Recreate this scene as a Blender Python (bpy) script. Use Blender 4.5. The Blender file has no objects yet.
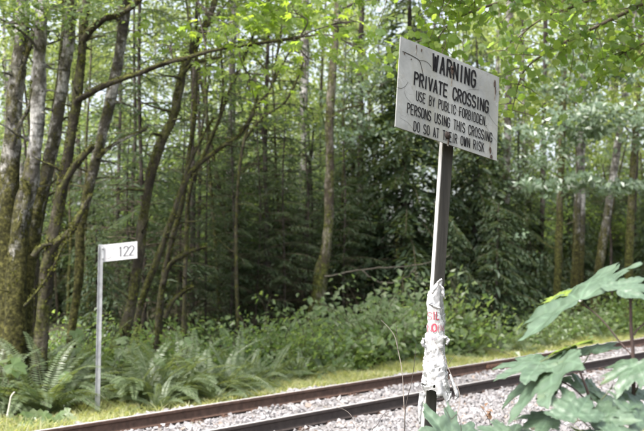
import bpy, math, random
import numpy as np
from mathutils import Vector, Matrix

SC = bpy.context.scene
COL = SC.collection
R = math.radians
rng = np.random.default_rng(7)

# ------------------------------------------------------------------ camera
H = 2.15            # eye height above the ballast top (the photographer stands on a slight rise)
PITCH = 0.055
F = 894.0           # focal length in photo pixels (644 wide)
cam_d = bpy.data.cameras.new('camera'); cam = bpy.data.objects.new('camera', cam_d); COL.objects.link(cam)
cam.location = (0, 0, H); cam.rotation_euler = (math.pi / 2 + PITCH, 0, 0)
cam_d.sensor_width = 36; cam_d.lens = 36 * F / 644
cam_d.clip_start = 0.1; cam_d.clip_end = 1500
cam_d.dof.use_dof = True; cam_d.dof.focus_distance = 5.6; cam_d.dof.aperture_fstop = 2.8
cam_d.dof.aperture_blades = 8
SC.camera = cam

# ------------------------------------------------------------------ sky, sun, exposure
sun_dir = Vector((-0.66, -0.70, 0.0)).normalized() * math.cos(R(56)) + Vector((0, 0, math.sin(R(56))))
W = bpy.data.worlds.new('World'); SC.world = W; W.use_nodes = True
wn = W.node_tree; bg = wn.nodes['Background']
sky = wn.nodes.new('ShaderNodeTexSky'); sky.sky_type = 'NISHITA'; sky.sun_disc = False
sky.sun_elevation = R(56); sky.sun_rotation = math.atan2(sun_dir.x, sun_dir.y)
sky.air_density = 1.0; sky.dust_density = 6.0; sky.ozone_density = 1.0
hs = wn.nodes.new('ShaderNodeHueSaturation'); hs.inputs['Saturation'].default_value = 0.5
hs.inputs['Value'].default_value = 1.0
wn.links.new(sky.outputs['Color'], hs.inputs['Color'])
wn.links.new(hs.outputs['Color'], bg.inputs['Color']); bg.inputs['Strength'].default_value = 0.15
sl = bpy.data.lights.new('sun', 'SUN'); sl.energy = 1.5; sl.angle = R(14); sl.color = (1.0, 0.98, 0.95)
so = bpy.data.objects.new('sun', sl); COL.objects.link(so)
so.rotation_euler = sun_dir.to_track_quat('Z', 'Y').to_euler(); so.location = (0, 0, 30)
vs = SC.view_settings
vs.view_transform = 'Standard'; vs.look = 'None'; vs.gamma = 1.0; vs.use_curve_mapping = False
vs.exposure = 1.75
cy = SC.cycles
cy.max_bounces = 9; cy.diffuse_bounces = 6; cy.glossy_bounces = 2; cy.transmission_bounces = 5
cy.transparent_max_bounces = 4; cy.caustics_reflective = False; cy.caustics_refractive = False
cy.use_denoising = True

# ------------------------------------------------------------------ coordinates
CP, SP = math.cos(PITCH), math.sin(PITCH)
def P(px, py, Y):
    """world point seen at photo position (px, py) at distance Y straight ahead"""
    dx = (px - 322) / F; dz = -(py - 215.5) / F
    k = Y / (CP - dz * SP)
    return np.array([dx * k, Y, H + (SP + dz * CP) * k])
TA = 0.8413
UX, UY = math.cos(TA), math.sin(TA)
def uv(u, v): return UX * u - UY * v, UY * u + UX * v          # along / across the track
def vof(x, y): return -UY * x + UX * y
def uof(x, y): return UX * x + UY * y
VN, VF = 8.15, 9.65                                            # the two rails
def sstep(a, b, x):
    t = np.clip((x - a) / (b - a), 0, 1); return t * t * (3 - 2 * t)
def gz(x, y):
    v = vof(x, y); u = uof(x, y)
    z = 0.5 * (1 - sstep(3.0, 6.4, v)) - 0.05
    z = z - 0.13 * sstep(10.3, 11.3, v) + 0.045 * np.clip(v - 12.2, 0, 60)
    z = z + sstep(10.8, 13, v) * 0.09 * (np.sin(x * 1.3 + 1) * np.cos(y * 1.1) + 0.6 * np.sin(x * .43 + y * .61))
    return z

# ------------------------------------------------------------------ mesh helpers
WL = {}                                                        # world position of each parent empty
def thing(name, label, cat, loc=(0, 0, 0), group=None):
    o = bpy.data.objects.new(name, None); COL.objects.link(o); o.location = loc
    o.empty_display_size = 0.2
    WL[o.name] = np.array(loc, float)
    o['label'] = label; o['category'] = cat
    if group: o['group'] = group
    return o
def tag(o, label, cat, group=None, kind=None):
    if label: o['label'] = label
    if cat: o['category'] = cat
    if group: o['group'] = group
    if kind: o['kind'] = kind
    return o
class MB:
    def __init__(s): s.V = []; s.F = []; s.n = 0; s.A = []
    def add(s, V, Fa, mi=0, attr=None):
        V = np.asarray(V, float).reshape(-1, 3); Fa = np.asarray(Fa, int)
        s.V.append(V); s.F.append((Fa + s.n, mi)); s.n += len(V)
        s.A.append(np.zeros(len(V)) if attr is None else np.asarray(attr, float))
        return s
    def build(s, name, mats, parent=None, smooth=True, attr=None, origin=None):
        me = bpy.data.meshes.new(name)
        V = np.concatenate(s.V) if s.V else np.zeros((0, 3))
        off = np.zeros(3)
        if parent is not None: off = WL[parent.name]
        elif origin is not None: off = np.array(origin, float)
        V = V - off
        ls, lt, mi = [], [], []
        for f, m in s.F:
            ls.append(f.ravel()); lt.append(np.full(len(f), f.shape[1])); mi.append(np.full(len(f), m))
        ls = np.concatenate(ls); lt = np.concatenate(lt); mi = np.concatenate(mi)
        me.vertices.add(len(V)); me.vertices.foreach_set('co', V.ravel().astype(np.float32))
        me.loops.add(len(ls)); me.loops.foreach_set('vertex_index', ls.astype(np.int32))
        me.polygons.add(len(lt))
        st = np.concatenate([[0], np.cumsum(lt)[:-1]])
        me.polygons.foreach_set('loop_start', st.astype(np.int32))
        me.polygons.foreach_set('loop_total', lt.astype(np.int32))
        if not isinstance(mats, (list, tuple)): mats = [mats]
        for m in mats: me.materials.append(m)
        me.polygons.foreach_set('material_index', mi.astype(np.int32))
        me.polygons.foreach_set('use_smooth', np.full(len(lt), bool(smooth)))
        if attr:
            a = me.attributes.new(attr, 'FLOAT', 'POINT')
            a.data.foreach_set('value', np.concatenate(s.A).astype(np.float32))
        me.update(calc_edges=True); me.validate()
        o = bpy.data.objects.new(name, me); COL.objects.link(o)
        if parent is not None:
            o.parent = parent; WL[o.name] = off
        else:
            o.location = off; WL[o.name] = off
        return o
def unit(a):
    a = np.asarray(a, float); return a / (np.linalg.norm(a, axis=-1, keepdims=True) + 1e-9)
def resample(pts, n):
    """smooth (Catmull-Rom) resampling of a polyline; columns beyond three are carried along"""
    p = np.asarray(pts, float)
    if len(p) < 3:
        t = np.linspace(0, 1, n)[:, None]; return p[0] * (1 - t) + p[-1] * t
    q = np.vstack([2 * p[0] - p[1], p, 2 * p[-1] - p[-2]])
    out = []
    for t in np.linspace(0, len(p) - 1 - 1e-6, n):
        i = int(t); f = t - i
        a, b, c, d = q[i], q[i + 1], q[i + 2], q[i + 3]
        out.append(.5 * (2 * b + (c - a) * f + (2 * a - 5 * b + 4 * c - d) * f * f + (3 * b - a - 3 * c + d) * f ** 3))
    return np.array(out)
def tube(mb, pts, rad, sides=8, mi=0, lump=0.0, cap=True):
    p = np.asarray(pts, float); n = len(p); rad = np.broadcast_to(np.asarray(rad, float), (n,))
    t = unit(np.gradient(p, axis=0))
    ref = np.array([0, 0, 1.0]) if abs(t[0][2]) < .9 else np.array([1.0, 0, 0])
    a = unit(np.cross(t[0], ref)); fr = []
    for i in range(n):
        a = a - t[i] * np.dot(a, t[i]); a = unit(a); fr.append((a, np.cross(t[i], a)))
    th = np.linspace(0, 2 * np.pi, sides, endpoint=False)
    V = np.zeros((n, sides, 3)); ph = rng.uniform(0, 6, 3)
    for i in range(n):
        rr = rad[i] * (1 + lump * (np.sin(2 * th + ph[0] + i * .5) * .5 + np.sin(3 * th + ph[1] - i * .9) * .5) + lump * .5 * rng.normal(size=sides) * .5)
        V[i] = p[i] + np.cos(th)[:, None] * rr[:, None] * fr[i][0] + np.sin(th)[:, None] * rr[:, None] * fr[i][1]
    idx = np.arange(n * sides).reshape(n, sides)
    f = np.stack([idx[:-1], np.roll(idx[:-1], -1, 1), np.roll(idx[1:], -1, 1), idx[1:]], -1).reshape(-1, 4)
    mb.add(V, f, mi)
    if cap:
        mb.add(np.vstack([V[-1], p[-1] + t[-1] * rad[-1]]), [[i, (i + 1) % sides, sides] for i in range(sides)], mi)
        mb.add(np.vstack([V[0], p[0]]), [[(i + 1) % sides, i, sides] for i in range(sides)], mi)
def box(mb, c, ax, ay, az, mi=0):
    c, ax, ay, az = [np.asarray(k, float) for k in (c, ax, ay, az)]
    V = [c + sx * ax + sy * ay + sz * az for sz in (-1, 1) for sy in (-1, 1) for sx in (-1, 1)]
    mb.add(V, [[0, 2, 3, 1], [4, 5, 7, 6], [0, 1, 5, 4], [2, 6, 7, 3], [0, 4, 6, 2], [1, 3, 7, 5]], mi)
def bevel(o, w, seg=2):
    m = o.modifiers.new('bevel', 'BEVEL'); m.width = w; m.segments = seg; m.limit_method = 'ANGLE'; return o
def leaf_frames(n, nrm, tilt, r):
    """random leaf axes: normals near nrm, random heading"""
    N = unit(np.asarray(nrm) + r.normal(size=(n, 3)) * tilt)
    D = r.normal(size=(n, 3)); D = unit(D - N * (D * N).sum(1, keepdims=True))
    return N, D, np.cross(N, D)
def leaves(mb, C, N, D, S, size, asp=.55, mi=0, fold=.12):
    """small pointed leaf blades folded along the midrib"""
    n = len(C); s = np.broadcast_to(np.asarray(size, float), (n,))[:, None]
    asp = np.broadcast_to(np.asarray(asp, float), (n,))[:, None]
    a = C - D * s * .5
    l = C + S * s * asp * .5 + N * s * fold - D * s * .06
    r_ = C - S * s * asp * .5 + N * s * fold - D * s * .06
    b = C + D * s * .5 - N * s * fold * .5
    V = np.stack([a, r_, b, l], 1).reshape(-1, 3)
    i = np.arange(n)[:, None] * 4
    mb.add(V, np.concatenate([i + np.array([[0, 1, 2]]), i + np.array([[0, 2, 3]])], 0), mi)
LOBE = [(0, 1.0), (14, .62), (22, .45), (34, .78), (41, .92), (52, .70), (64, .42), (76, .58), (84, .62), (105, .40), (140, .26), (180, .06)]
def lobed(mb, C, N, D, S, size, mi=0, lobe=LOBE):
    """palmate maple leaves, one fan each"""
    th = [t for t, r_ in lobe] ; rr = [r_ for t, r_ in lobe]
    ang = np.array([-t for t in th[::-1][1:]] + th[1:-1] + [])[::1]
    ang = np.array([-t for t in th[::-1][:-1]] + th)           # -180..180
    rad = np.array(rr[::-1][:-1] + rr)
    n = len(C); s = np.broadcast_to(np.asarray(size, float), (n,))[:, None, None]
    x = (np.sin(np.radians(ang)) * rad); y = np.cos(np.radians(ang)) * rad
    z = -0.16 * rad ** 2 + 0.05 * np.cos(np.radians(ang) * 4.5)
    pts = C[:, None] + s * (x[None, :, None] * S[:, None] + (y - .35)[None, :, None] * D[:, None] + z[None, :, None] * N[:, None])
    ctr = C[:, None] + s * (-.35) * D[:, None]
    V = np.concatenate([pts, ctr], 1); k = len(ang)
    i = np.arange(n)[:, None] * (k + 1)
    f = [i + np.array([[k, j + 1, j]]) for j in range(k - 1)]
    mb.add(V.reshape(-1, 3), np.concatenate(f, 0), mi)
def copies(root, loc, rz=0.0, sc=1.0, label=None, group=None):
    r = root.copy(); COL.objects.link(r); r.location = loc; r.rotation_euler = (0, 0, rz)
    r.scale = (sc, sc, sc) if np.isscalar(sc) else sc
    if label: r['label'] = label
    if group: r['group'] = group
    for ch in list(root.children):
        c = ch.copy(); COL.objects.link(c); c.parent = r
        for g in list(ch.children):
            d = g.copy(); COL.objects.link(d); d.parent = c
    return r

# ------------------------------------------------------------------ materials
def newmat(name):
    m = bpy.data.materials.new(name); m.use_nodes = True
    nt = m.node_tree; return m, nt, nt.nodes['Principled BSDF']
def nd(nt, t, **kw):
    n = nt.nodes.new(t)
    for k, v in kw.items():
        if k in n.inputs.keys(): n.inputs[k].default_value = v
        else: setattr(n, k, v)
    return n
def ramp(nt, fac, stops):
    r = nt.nodes.new('ShaderNodeValToRGB'); e = r.color_ramp.elements
    while len(e) < len(stops): e.new(.5)
    for k, (p, c) in zip(e, stops): k.position = p; k.color = (c[0], c[1], c[2], 1)
    nt.links.new(fac, r.inputs['Fac']); return r.outputs['Color']
def mix(nt, fac, a, b):
    m = nt.nodes.new('ShaderNodeMix'); m.data_type = 'RGBA'
    for s, v in ((m.inputs[0], fac), (m.inputs[6], a), (m.inputs[7], b)):
        if hasattr(v, 'is_output'): nt.links.new(v, s)
        elif isinstance(v, (int, float)): s.default_value = v
        else: s.default_value = (v[0], v[1], v[2], 1)
    return m.outputs[2]
def noise(nt, scale, detail=4, rough=.6, vec=None, sxyz=None):
    n = nd(nt, 'ShaderNodeTexNoise', Scale=scale, Detail=detail, Roughness=rough)
    tc = nt.nodes.new('ShaderNodeTexCoord'); src = tc.outputs['Object']
    if sxyz:
        mp = nt.nodes.new('ShaderNodeMapping'); mp.inputs['Scale'].default_value = sxyz
        nt.links.new(src, mp.inputs['Vector']); src = mp.outputs['Vector']
    nt.links.new(src, n.inputs['Vector']); return n.outputs['Fac']
def bump(nt, h, strength, dist, bsdf):
    b = nd(nt, 'ShaderNodeBump', Strength=strength, Distance=dist)
    nt.links.new(h, b.inputs['Height']); nt.links.new(b.outputs['Normal'], bsdf.inputs['Normal'])
def plain(name, col, rough=.6, metal=0, var=.15, scale=8, spec=.4, bmp=.15):
    m, nt, b = newmat(name)
    f = noise(nt, scale, 5)
    c = ramp(nt, f, [(.3, [k * (1 - var) for k in col]), (.7, [k * (1 + var) for k in col])])
    nt.links.new(c, b.inputs['Base Color']); b.inputs['Roughness'].default_value = rough
    b.inputs['Metallic'].default_value = metal; b.inputs['Specular IOR Level'].default_value = spec
    if bmp: bump(nt, noise(nt, scale * 5, 4), bmp, .01, b)
    return m
def leafmat(name, cols, trans=.4, tcol=None, rough=.5, spec=.4):
    """leaf blades: each leaf has its own tone, light shines through it"""
    m, nt, b = newmat(name)
    g = nt.nodes.new('ShaderNodeNewGeometry')
    n = len(cols)
    c = ramp(nt, g.outputs['Random Per Island'], [(i / max(1, n - 1), k) for i, k in enumerate(cols)])
    nt.links.new(c, b.inputs['Base Color']); b.inputs['Roughness'].default_value = rough
    b.inputs['Specular IOR Level'].default_value = spec
    t = nt.nodes.new('ShaderNodeBsdfTranslucent')
    tc = tcol or (2.2, 2.0, .8)
    mm = nt.nodes.new('ShaderNodeMix'); mm.data_type = 'RGBA'; mm.blend_type = 'MULTIPLY'
    mm.inputs[0].default_value = 1; nt.links.new(c, mm.inputs[6]); mm.inputs[7].default_value = (*tc, 1)
    nt.links.new(mm.outputs[2], t.inputs['Color'])
    ms = nt.nodes.new('ShaderNodeMixShader'); ms.inputs[0].default_value = trans
    nt.links.new(b.outputs[0], ms.inputs[1]); nt.links.new(t.outputs[0], ms.inputs[2])
    nt.links.new(ms.outputs[0], nt.nodes['Material Output'].inputs['Surface'])
    return m
def barkmat(name, bark, light, moss_amt, moss_col=(.052, .054, .015), base_moss_shade=0.0, band=0.0):
    """bark with lichen blotches, dark bands and cushions of moss"""
    m, nt, b = newmat(name)
    n1 = noise(nt, 2.6, 7, .72, sxyz=(1, 1, .7)); n2 = noise(nt, 5.5, 7, .74, sxyz=(1, 1, .55)); n3 = noise(nt, 26, 4, .7, sxyz=(1, 1, .35))
    c = ramp(nt, n1, [(.45, bark), (.51, [(a + q) / 2 for a, q in zip(bark, light)]), (.57, light)])
    c = mix(nt, ramp(nt, n3, [(.40, (0, 0, 0)), (.62, (.55, .55, .55))]), c, [k * .45 for k in bark])
    if band:
        nb = noise(nt, 3.0, 3, .6, sxyz=(.5, .5, 2.6))
        c = mix(nt, ramp(nt, nb, [(.56, (0, 0, 0)), (.66, (band, band, band))]), c, [k * .35 for k in bark])
    tc = nt.nodes.new('ShaderNodeTexCoord'); sp = nt.nodes.new('ShaderNodeSeparateXYZ')
    nt.links.new(tc.outputs['Object'], sp.inputs[0])
    mr = nd(nt, 'ShaderNodeMapRange'); nt.links.new(sp.outputs['Z'], mr.inputs['Value'])
    mr.inputs['From Min'].default_value = .5; mr.inputs['From Max'].default_value = 5.0
    mr.inputs['To Min'].default_value = base_moss_shade; mr.inputs['To Max'].default_value = 0  # moss and painted-in shade together darken the bark towards its foot
    ad = nt.nodes.new('ShaderNodeMath'); ad.operation = 'ADD'; nt.links.new(n2, ad.inputs[0]); nt.links.new(mr.outputs[0], ad.inputs[1])
    g = nt.nodes.new('ShaderNodeNewGeometry'); sg = nt.nodes.new('ShaderNodeSeparateXYZ'); nt.links.new(g.outputs['Normal'], sg.inputs[0])
    ma = nt.nodes.new('ShaderNodeMath'); ma.operation = 'MULTIPLY_ADD'; ma.inputs[1].default_value = .22
    nt.links.new(sg.outputs['Z'], ma.inputs[0]); nt.links.new(ad.outputs[0], ma.inputs[2])
    k0 = .72 - .42 * moss_amt
    mk = ramp(nt, ma.outputs[0], [(k0 - .05, (0, 0, 0)), (k0 + .09, (1, 1, 1))])
    n4 = noise(nt, 14, 5, .7)
    mc = ramp(nt, n4, [(.36, [k * .3 for k in moss_col]), (.52, moss_col), (.66, [k * 2.6 for k in moss_col])])
    c = mix(nt, mk, c, mc)
    nt.links.new(c, b.inputs['Base Color']); b.inputs['Roughness'].default_value = .9
    b.inputs['Specular IOR Level'].default_value = .2
    bump(nt, n4, .8, .05, b); return m

M_alder = barkmat('alder_bark', (.062, .056, .045), (.46, .45, .43), .46, (.045, .043, .013), base_moss_shade=.46, band=.85)
M_alder2 = barkmat('pale_alder_bark', (.095, .088, .075), (.47, .46, .44), .30, (.045, .043, .013), base_moss_shade=.48, band=.85)
M_moss = barkmat('mossy_bark', (.075, .062, .045), (.17, .15, .12), .62, base_moss_shade=.2)
M_mosslimb = barkmat('mossy_limb', (.030, .025, .018), (.085, .076, .055), .50, (.055, .058, .015))
M_dark = barkmat('conifer_bark', (.038, .030, .025), (.11, .095, .083), .16, base_moss_shade=.1)
M_twig = plain('bare_twig', (.06, .05, .04), .85, var=.4, scale=20)
M_stem = plain('brown_stem', (.07, .055, .035), .75, var=.35, scale=15)
L_alder = leafmat('alder_leaf', [(.06, .10, .035), (.08, .12, .04), (.11, .15, .06), (.075, .115, .055)], .55, (3.4, 3.1, 1.5))
L_far = leafmat('far_leaf', [(.09, .12, .05), (.11, .145, .065), (.12, .15, .08), (.10, .13, .075)], .65, (4.6, 4.2, 2.4))
L_moss = leafmat('moss_tuft', [(.028, .028, .010), (.05, .052, .014), (.075, .08, .018), (.11, .12, .022)], .25, (1.5, 1.5, .6), rough=.9, spec=.1)
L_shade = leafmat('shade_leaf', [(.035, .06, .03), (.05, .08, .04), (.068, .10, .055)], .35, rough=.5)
L_maple = leafmat('maple_leaf', [(.075, .12, .025), (.10, .15, .03), (.125, .17, .035)], .62, (3.8, 3.6, 1.7))
L_vine = leafmat('vine_maple_leaf', [(.07, .115, .03), (.095, .14, .035), (.12, .16, .04), (.075, .125, .045)], .62, (3.7, 3.6, 1.9))
L_sheen = leafmat('glossy_leaf', [(.085, .135, .075), (.11, .165, .10), (.14, .195, .13)], .4, rough=.34, spec=1.0)
L_shrub = leafmat('shrub_leaf', [(.075, .125, .045), (.105, .16, .06), (.135, .185, .08)], .5, (3.0, 2.9, 1.4), rough=.38, spec=.7)
L_shrub2 = leafmat('pale_shrub_leaf', [(.10, .155, .062), (.13, .185, .085), (.16, .205, .105)], .5, (3.0, 2.9, 1.4), rough=.38, spec=.7)
L_con = leafmat('conifer_needles', [(.018, .042, .018), (.028, .058, .024), (.045, .075, .035)], .15, rough=.55)
L_cedar = leafmat('cedar_fronds', [(.042, .07, .04), (.062, .095, .055), (.088, .12, .07)], .35, rough=.5)
L_hem = leafmat('hemlock_needles', [(.042, .064, .034), (.06, .088, .048), (.085, .115, .066)], .35, (2.2, 2.2, 1.3), rough=.6)
L_fern = leafmat('fern_frond', [(.09, .13, .06), (.115, .155, .08), (.145, .18, .105)], .35, rough=.36, spec=.7)
L_fernbrown = leafmat('dead_frond', [(.16, .09, .05), (.22, .14, .09)], .2, (1.4, 1.2, .9))
L_grass = leafmat('grass_blade', [(.19, .23, .08), (.30, .33, .16), (.42, .41, .28), (.21, .25, .09)], .5, (1.9, 1.8, .9))

# ------------------------------------------------------------------ setting: ground
def build_ground():
    mb = MB()
    gu = np.concatenate([[-400, -200, -100, -60, -40], np.arange(-30, 60, .5), [70, 90, 120, 200, 400, 700]])
    gv = np.concatenate([[-500, -200, -80, -40, -20, -10], np.arange(-6, 30, .4), [35, 45, 60, 90, 150, 300, 600]])
    U, Vv = np.meshgrid(gu, gv); X, Y = uv(U, Vv)
    Z = gz(X, Y); Z = np.where(Vv > 62, gz(*uv(U, np.full_like(Vv, 62.0))), Z)
    Z += np.where((Vv > -8) & (Vv < 32), rng.normal(size=Z.shape) * .018, 0)
    idx = np.arange(U.size).reshape(U.shape)
    f = np.stack([idx[:-1, :-1], idx[:-1, 1:], idx[1:, 1:], idx[1:, :-1]], -1).reshape(-1, 4)
    m, nt, b = newmat('forest_soil')
    n1 = noise(nt, 1.2, 6, .7); n2 = noise(nt, 14, 5, .7)
    c = ramp(nt, n1, [(.3, (.035, .03, .02)), (.5, (.06, .055, .03)), (.68, (.05, .07, .025))])
    c = mix(nt, ramp(nt, n2, [(.4, (0, 0, 0)), (.7, (.7, .7, .7))]), c, (.10, .08, .05))
    nt.links.new(c, b.inputs['Base Color']); b.inputs['Roughness'].default_value = .95
    bump(nt, n2, .8, .04, b)
    tag(mb.add(np.stack([X, Y, Z], -1), f).build('ground', m), None, None, kind='structure')
build_ground()

def build_verge():
    us = np.arange(-40, 90, .5); vs_ = np.array([10.75, 11.0, 11.15, 11.3, 11.5, 11.65, 11.8]); U, Vv = np.meshgrid(us, vs_); Vw = Vv.copy(); Vw[-1] += rng.uniform(-.3, .3, len(us)); X, Y = uv(U, Vw)
    Z = gz(X, Y) + .035 + .015 * np.sin(U * 3 + Vv * 5); Z[-1] -= .07; Z[0] -= .06
    idx = np.arange(U.size).reshape(U.shape); f = np.stack([idx[:-1, :-1], idx[:-1, 1:], idx[1:, 1:], idx[1:, :-1]], -1).reshape(-1, 4)
    m, nt, b = newmat('mown_turf'); n1 = noise(nt, 2.2, 5, .7); n2 = noise(nt, 30, 5, .7)
    c = ramp(nt, n1, [(.34, (.10, .12, .05)), (.46, (.26, .29, .15)), (.58, (.33, .35, .21)), (.68, (.38, .37, .27))]); c = mix(nt, ramp(nt, n2, [(.4, (0, 0, 0)), (.68, (.7, .7, .7))]), c, (.12, .14, .05))
    nt.links.new(c, b.inputs['Base Color']); b.inputs['Roughness'].default_value = .95; bump(nt, n2, .8, .04, b)
    tag(MB().add(np.stack([X, Y, Z], -1), f).build('grass_verge', m), None, None, kind='structure')
build_verge()

def build_ballast():
    # bed under the loose stones
    mb = MB()
    prof = [(3.3, -.05), (4.4, -.03), (5.6, -.02), (6.4, -.035), (7.2, -.025), (8.9, -.02), (10.4, -.025), (10.9, -.12), (11.1, -.2)]
    us = np.arange(-40, 90, 1.0)
    V = np.array([[(*uv(u, v), z + (gz(*uv(u, v)) - .0 if v < 6 else 0) + .02) for v, z in prof] for u in us])
    k = len(prof); idx = np.arange(len(us) * k).reshape(-1, k)
    f = np.stack([idx[:-1, :-1], idx[1:, :-1], idx[1:, 1:], idx[:-1, 1:]], -1).reshape(-1, 4)
    m, nt, b = newmat('crushed_stone_bed')
    vo = nd(nt, 'ShaderNodeTexVoronoi', Scale=18.0); tc = nt.nodes.new('ShaderNodeTexCoord'); nt.links.new(tc.outputs['Object'], vo.inputs['Vector'])
    c = ramp(nt, vo.outputs['Distance'], [(0, (.32, .30, .30)), (.6, (.16, .15, .145))])
    nt.links.new(c, b.inputs['Base Color']); b.inputs['Roughness'].default_value = .95
    bump(nt, vo.outputs['Distance'], 1, .03, b)
    tag(mb.add(V, f).build('track_bed', m), None, None, kind='structure')
    # loose stones
    r = np.random.default_rng(3)
    def scat(n, u0, u1, v0, v1): return r.uniform(u0, u1, n), r.uniform(v0, v1, n)
    a = [scat(52000, 3.5, 15, 3.6, 10.75), scat(30000, 15, 32, 3.6, 10.75), scat(3000, 32, 60, 5.5, 10.7), scat(3000, -12, 3.5, 5.5, 10.7), scat(900, 3.5, 20, 10.6, 11.3)]
    u = np.concatenate([q[0] for q in a]); v = np.concatenate([q[1] for q in a])
    x, y = uv(u, v)
    keep = np.ones(len(u), bool)
    for vr in (VN, VF): keep &= ~(np.abs(v - vr) < .085)
    ph = np.abs((u + .3) % .56 - .28)                          # fewer stones lie on the sleepers
    onsl = (ph < .11) & (v > VN - .55) & (v < VF + .55)
    keep &= ~(onsl & (r.random(len(u)) < np.where(v < VN, .93, .75)))
    # thin out towards the near edge
    keep &= ~((v < 4.3) & (r.random(len(u)) < (4.3 - v) * 1.3))
    x, y, u, v = x[keep], y[keep], u[keep], v[keep]; n = len(x)
    s = r.lognormal(math.log(.0195), .33, n)
    z = np.interp(v, [p[0] for p in prof], [p[1] for p in prof]) + .02 + np.where(v < 6, gz(x, y), 0) + s * r.uniform(.0, .75, n)
    z += .02 * np.sin(u * 2.1) * np.cos(v * 3.3)
    cube = np.array([[sx, sy, sz] for sz in (-1, 1) for sy in (-1, 1) for sx in (-1, 1)], float) * .72
    V = cube[None] + r.uniform(-.42, .42, (n, 8, 3))
    V *= r.uniform(.65, 1.25, (n, 1, 3)) * s[:, None, None]
    q = r.normal(size=(n, 4)); q = unit(q); w, a_, b_, c_ = q.T
    Rm = np.stack([1 - 2 * (b_ * b_ + c_ * c_), 2 * (a_ * b_ - w * c_), 2 * (a_ * c_ + w * b_), 2 * (a_ * b_ + w * c_), 1 - 2 * (a_ * a_ + c_ * c_), 2 * (b_ * c_ - w * a_), 2 * (a_ * c_ - w * b_), 2 * (b_ * c_ + w * a_), 1 - 2 * (a_ * a_ + b_ * b_)], -1).reshape(n, 3, 3)
    V = np.einsum('nij,nkj->nki', Rm, V) + np.stack([x, y, z], -1)[:, None]
    i = np.arange(n)[:, None] * 8
    fs = np.concatenate([i + np.array([k_]) for k_ in ([0, 2, 3, 1], [4, 5, 7, 6], [0, 1, 5, 4], [2, 6, 7, 3], [0, 4, 6, 2], [1, 3, 7, 5])], 0)
    m, nt, b = newmat('ballast_stone')
    g = nt.nodes.new('ShaderNodeNewGeometry')
    c = ramp(nt, g.outputs['Random Per Island'], [(0, (.10, .097, .098)), (.15, (.17, .164, .166)), (.45, (.235, .226, .23)), (.75, (.28, .272, .278)), (.93, (.36, .352, .355)), (.98, (.24, .18, .14)), (1, (.14, .13, .12))])
    c = mix(nt, ramp(nt, noise(nt, 40, 4), [(.4, (0, 0, 0)), (.7, (.5, .5, .5))]), c, (.25, .23, .22))
    c = mix(nt, ramp(nt, noise(nt, .9, 4, .7), [(.5, (0, 0, 0)), (.68, (.55, .55, .55))]), c, (.15, .135, .12))
    nt.links.new(c, b.inputs['Base Color']); b.inputs['Roughness'].default_value = .9
    tag(MB().add(V.reshape(-1, 3), fs).build('ballast', m, smooth=False), 'pale grey crushed stone ballast spread under and beside the rails', 'gravel', kind='stuff')
build_ballast()

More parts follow.
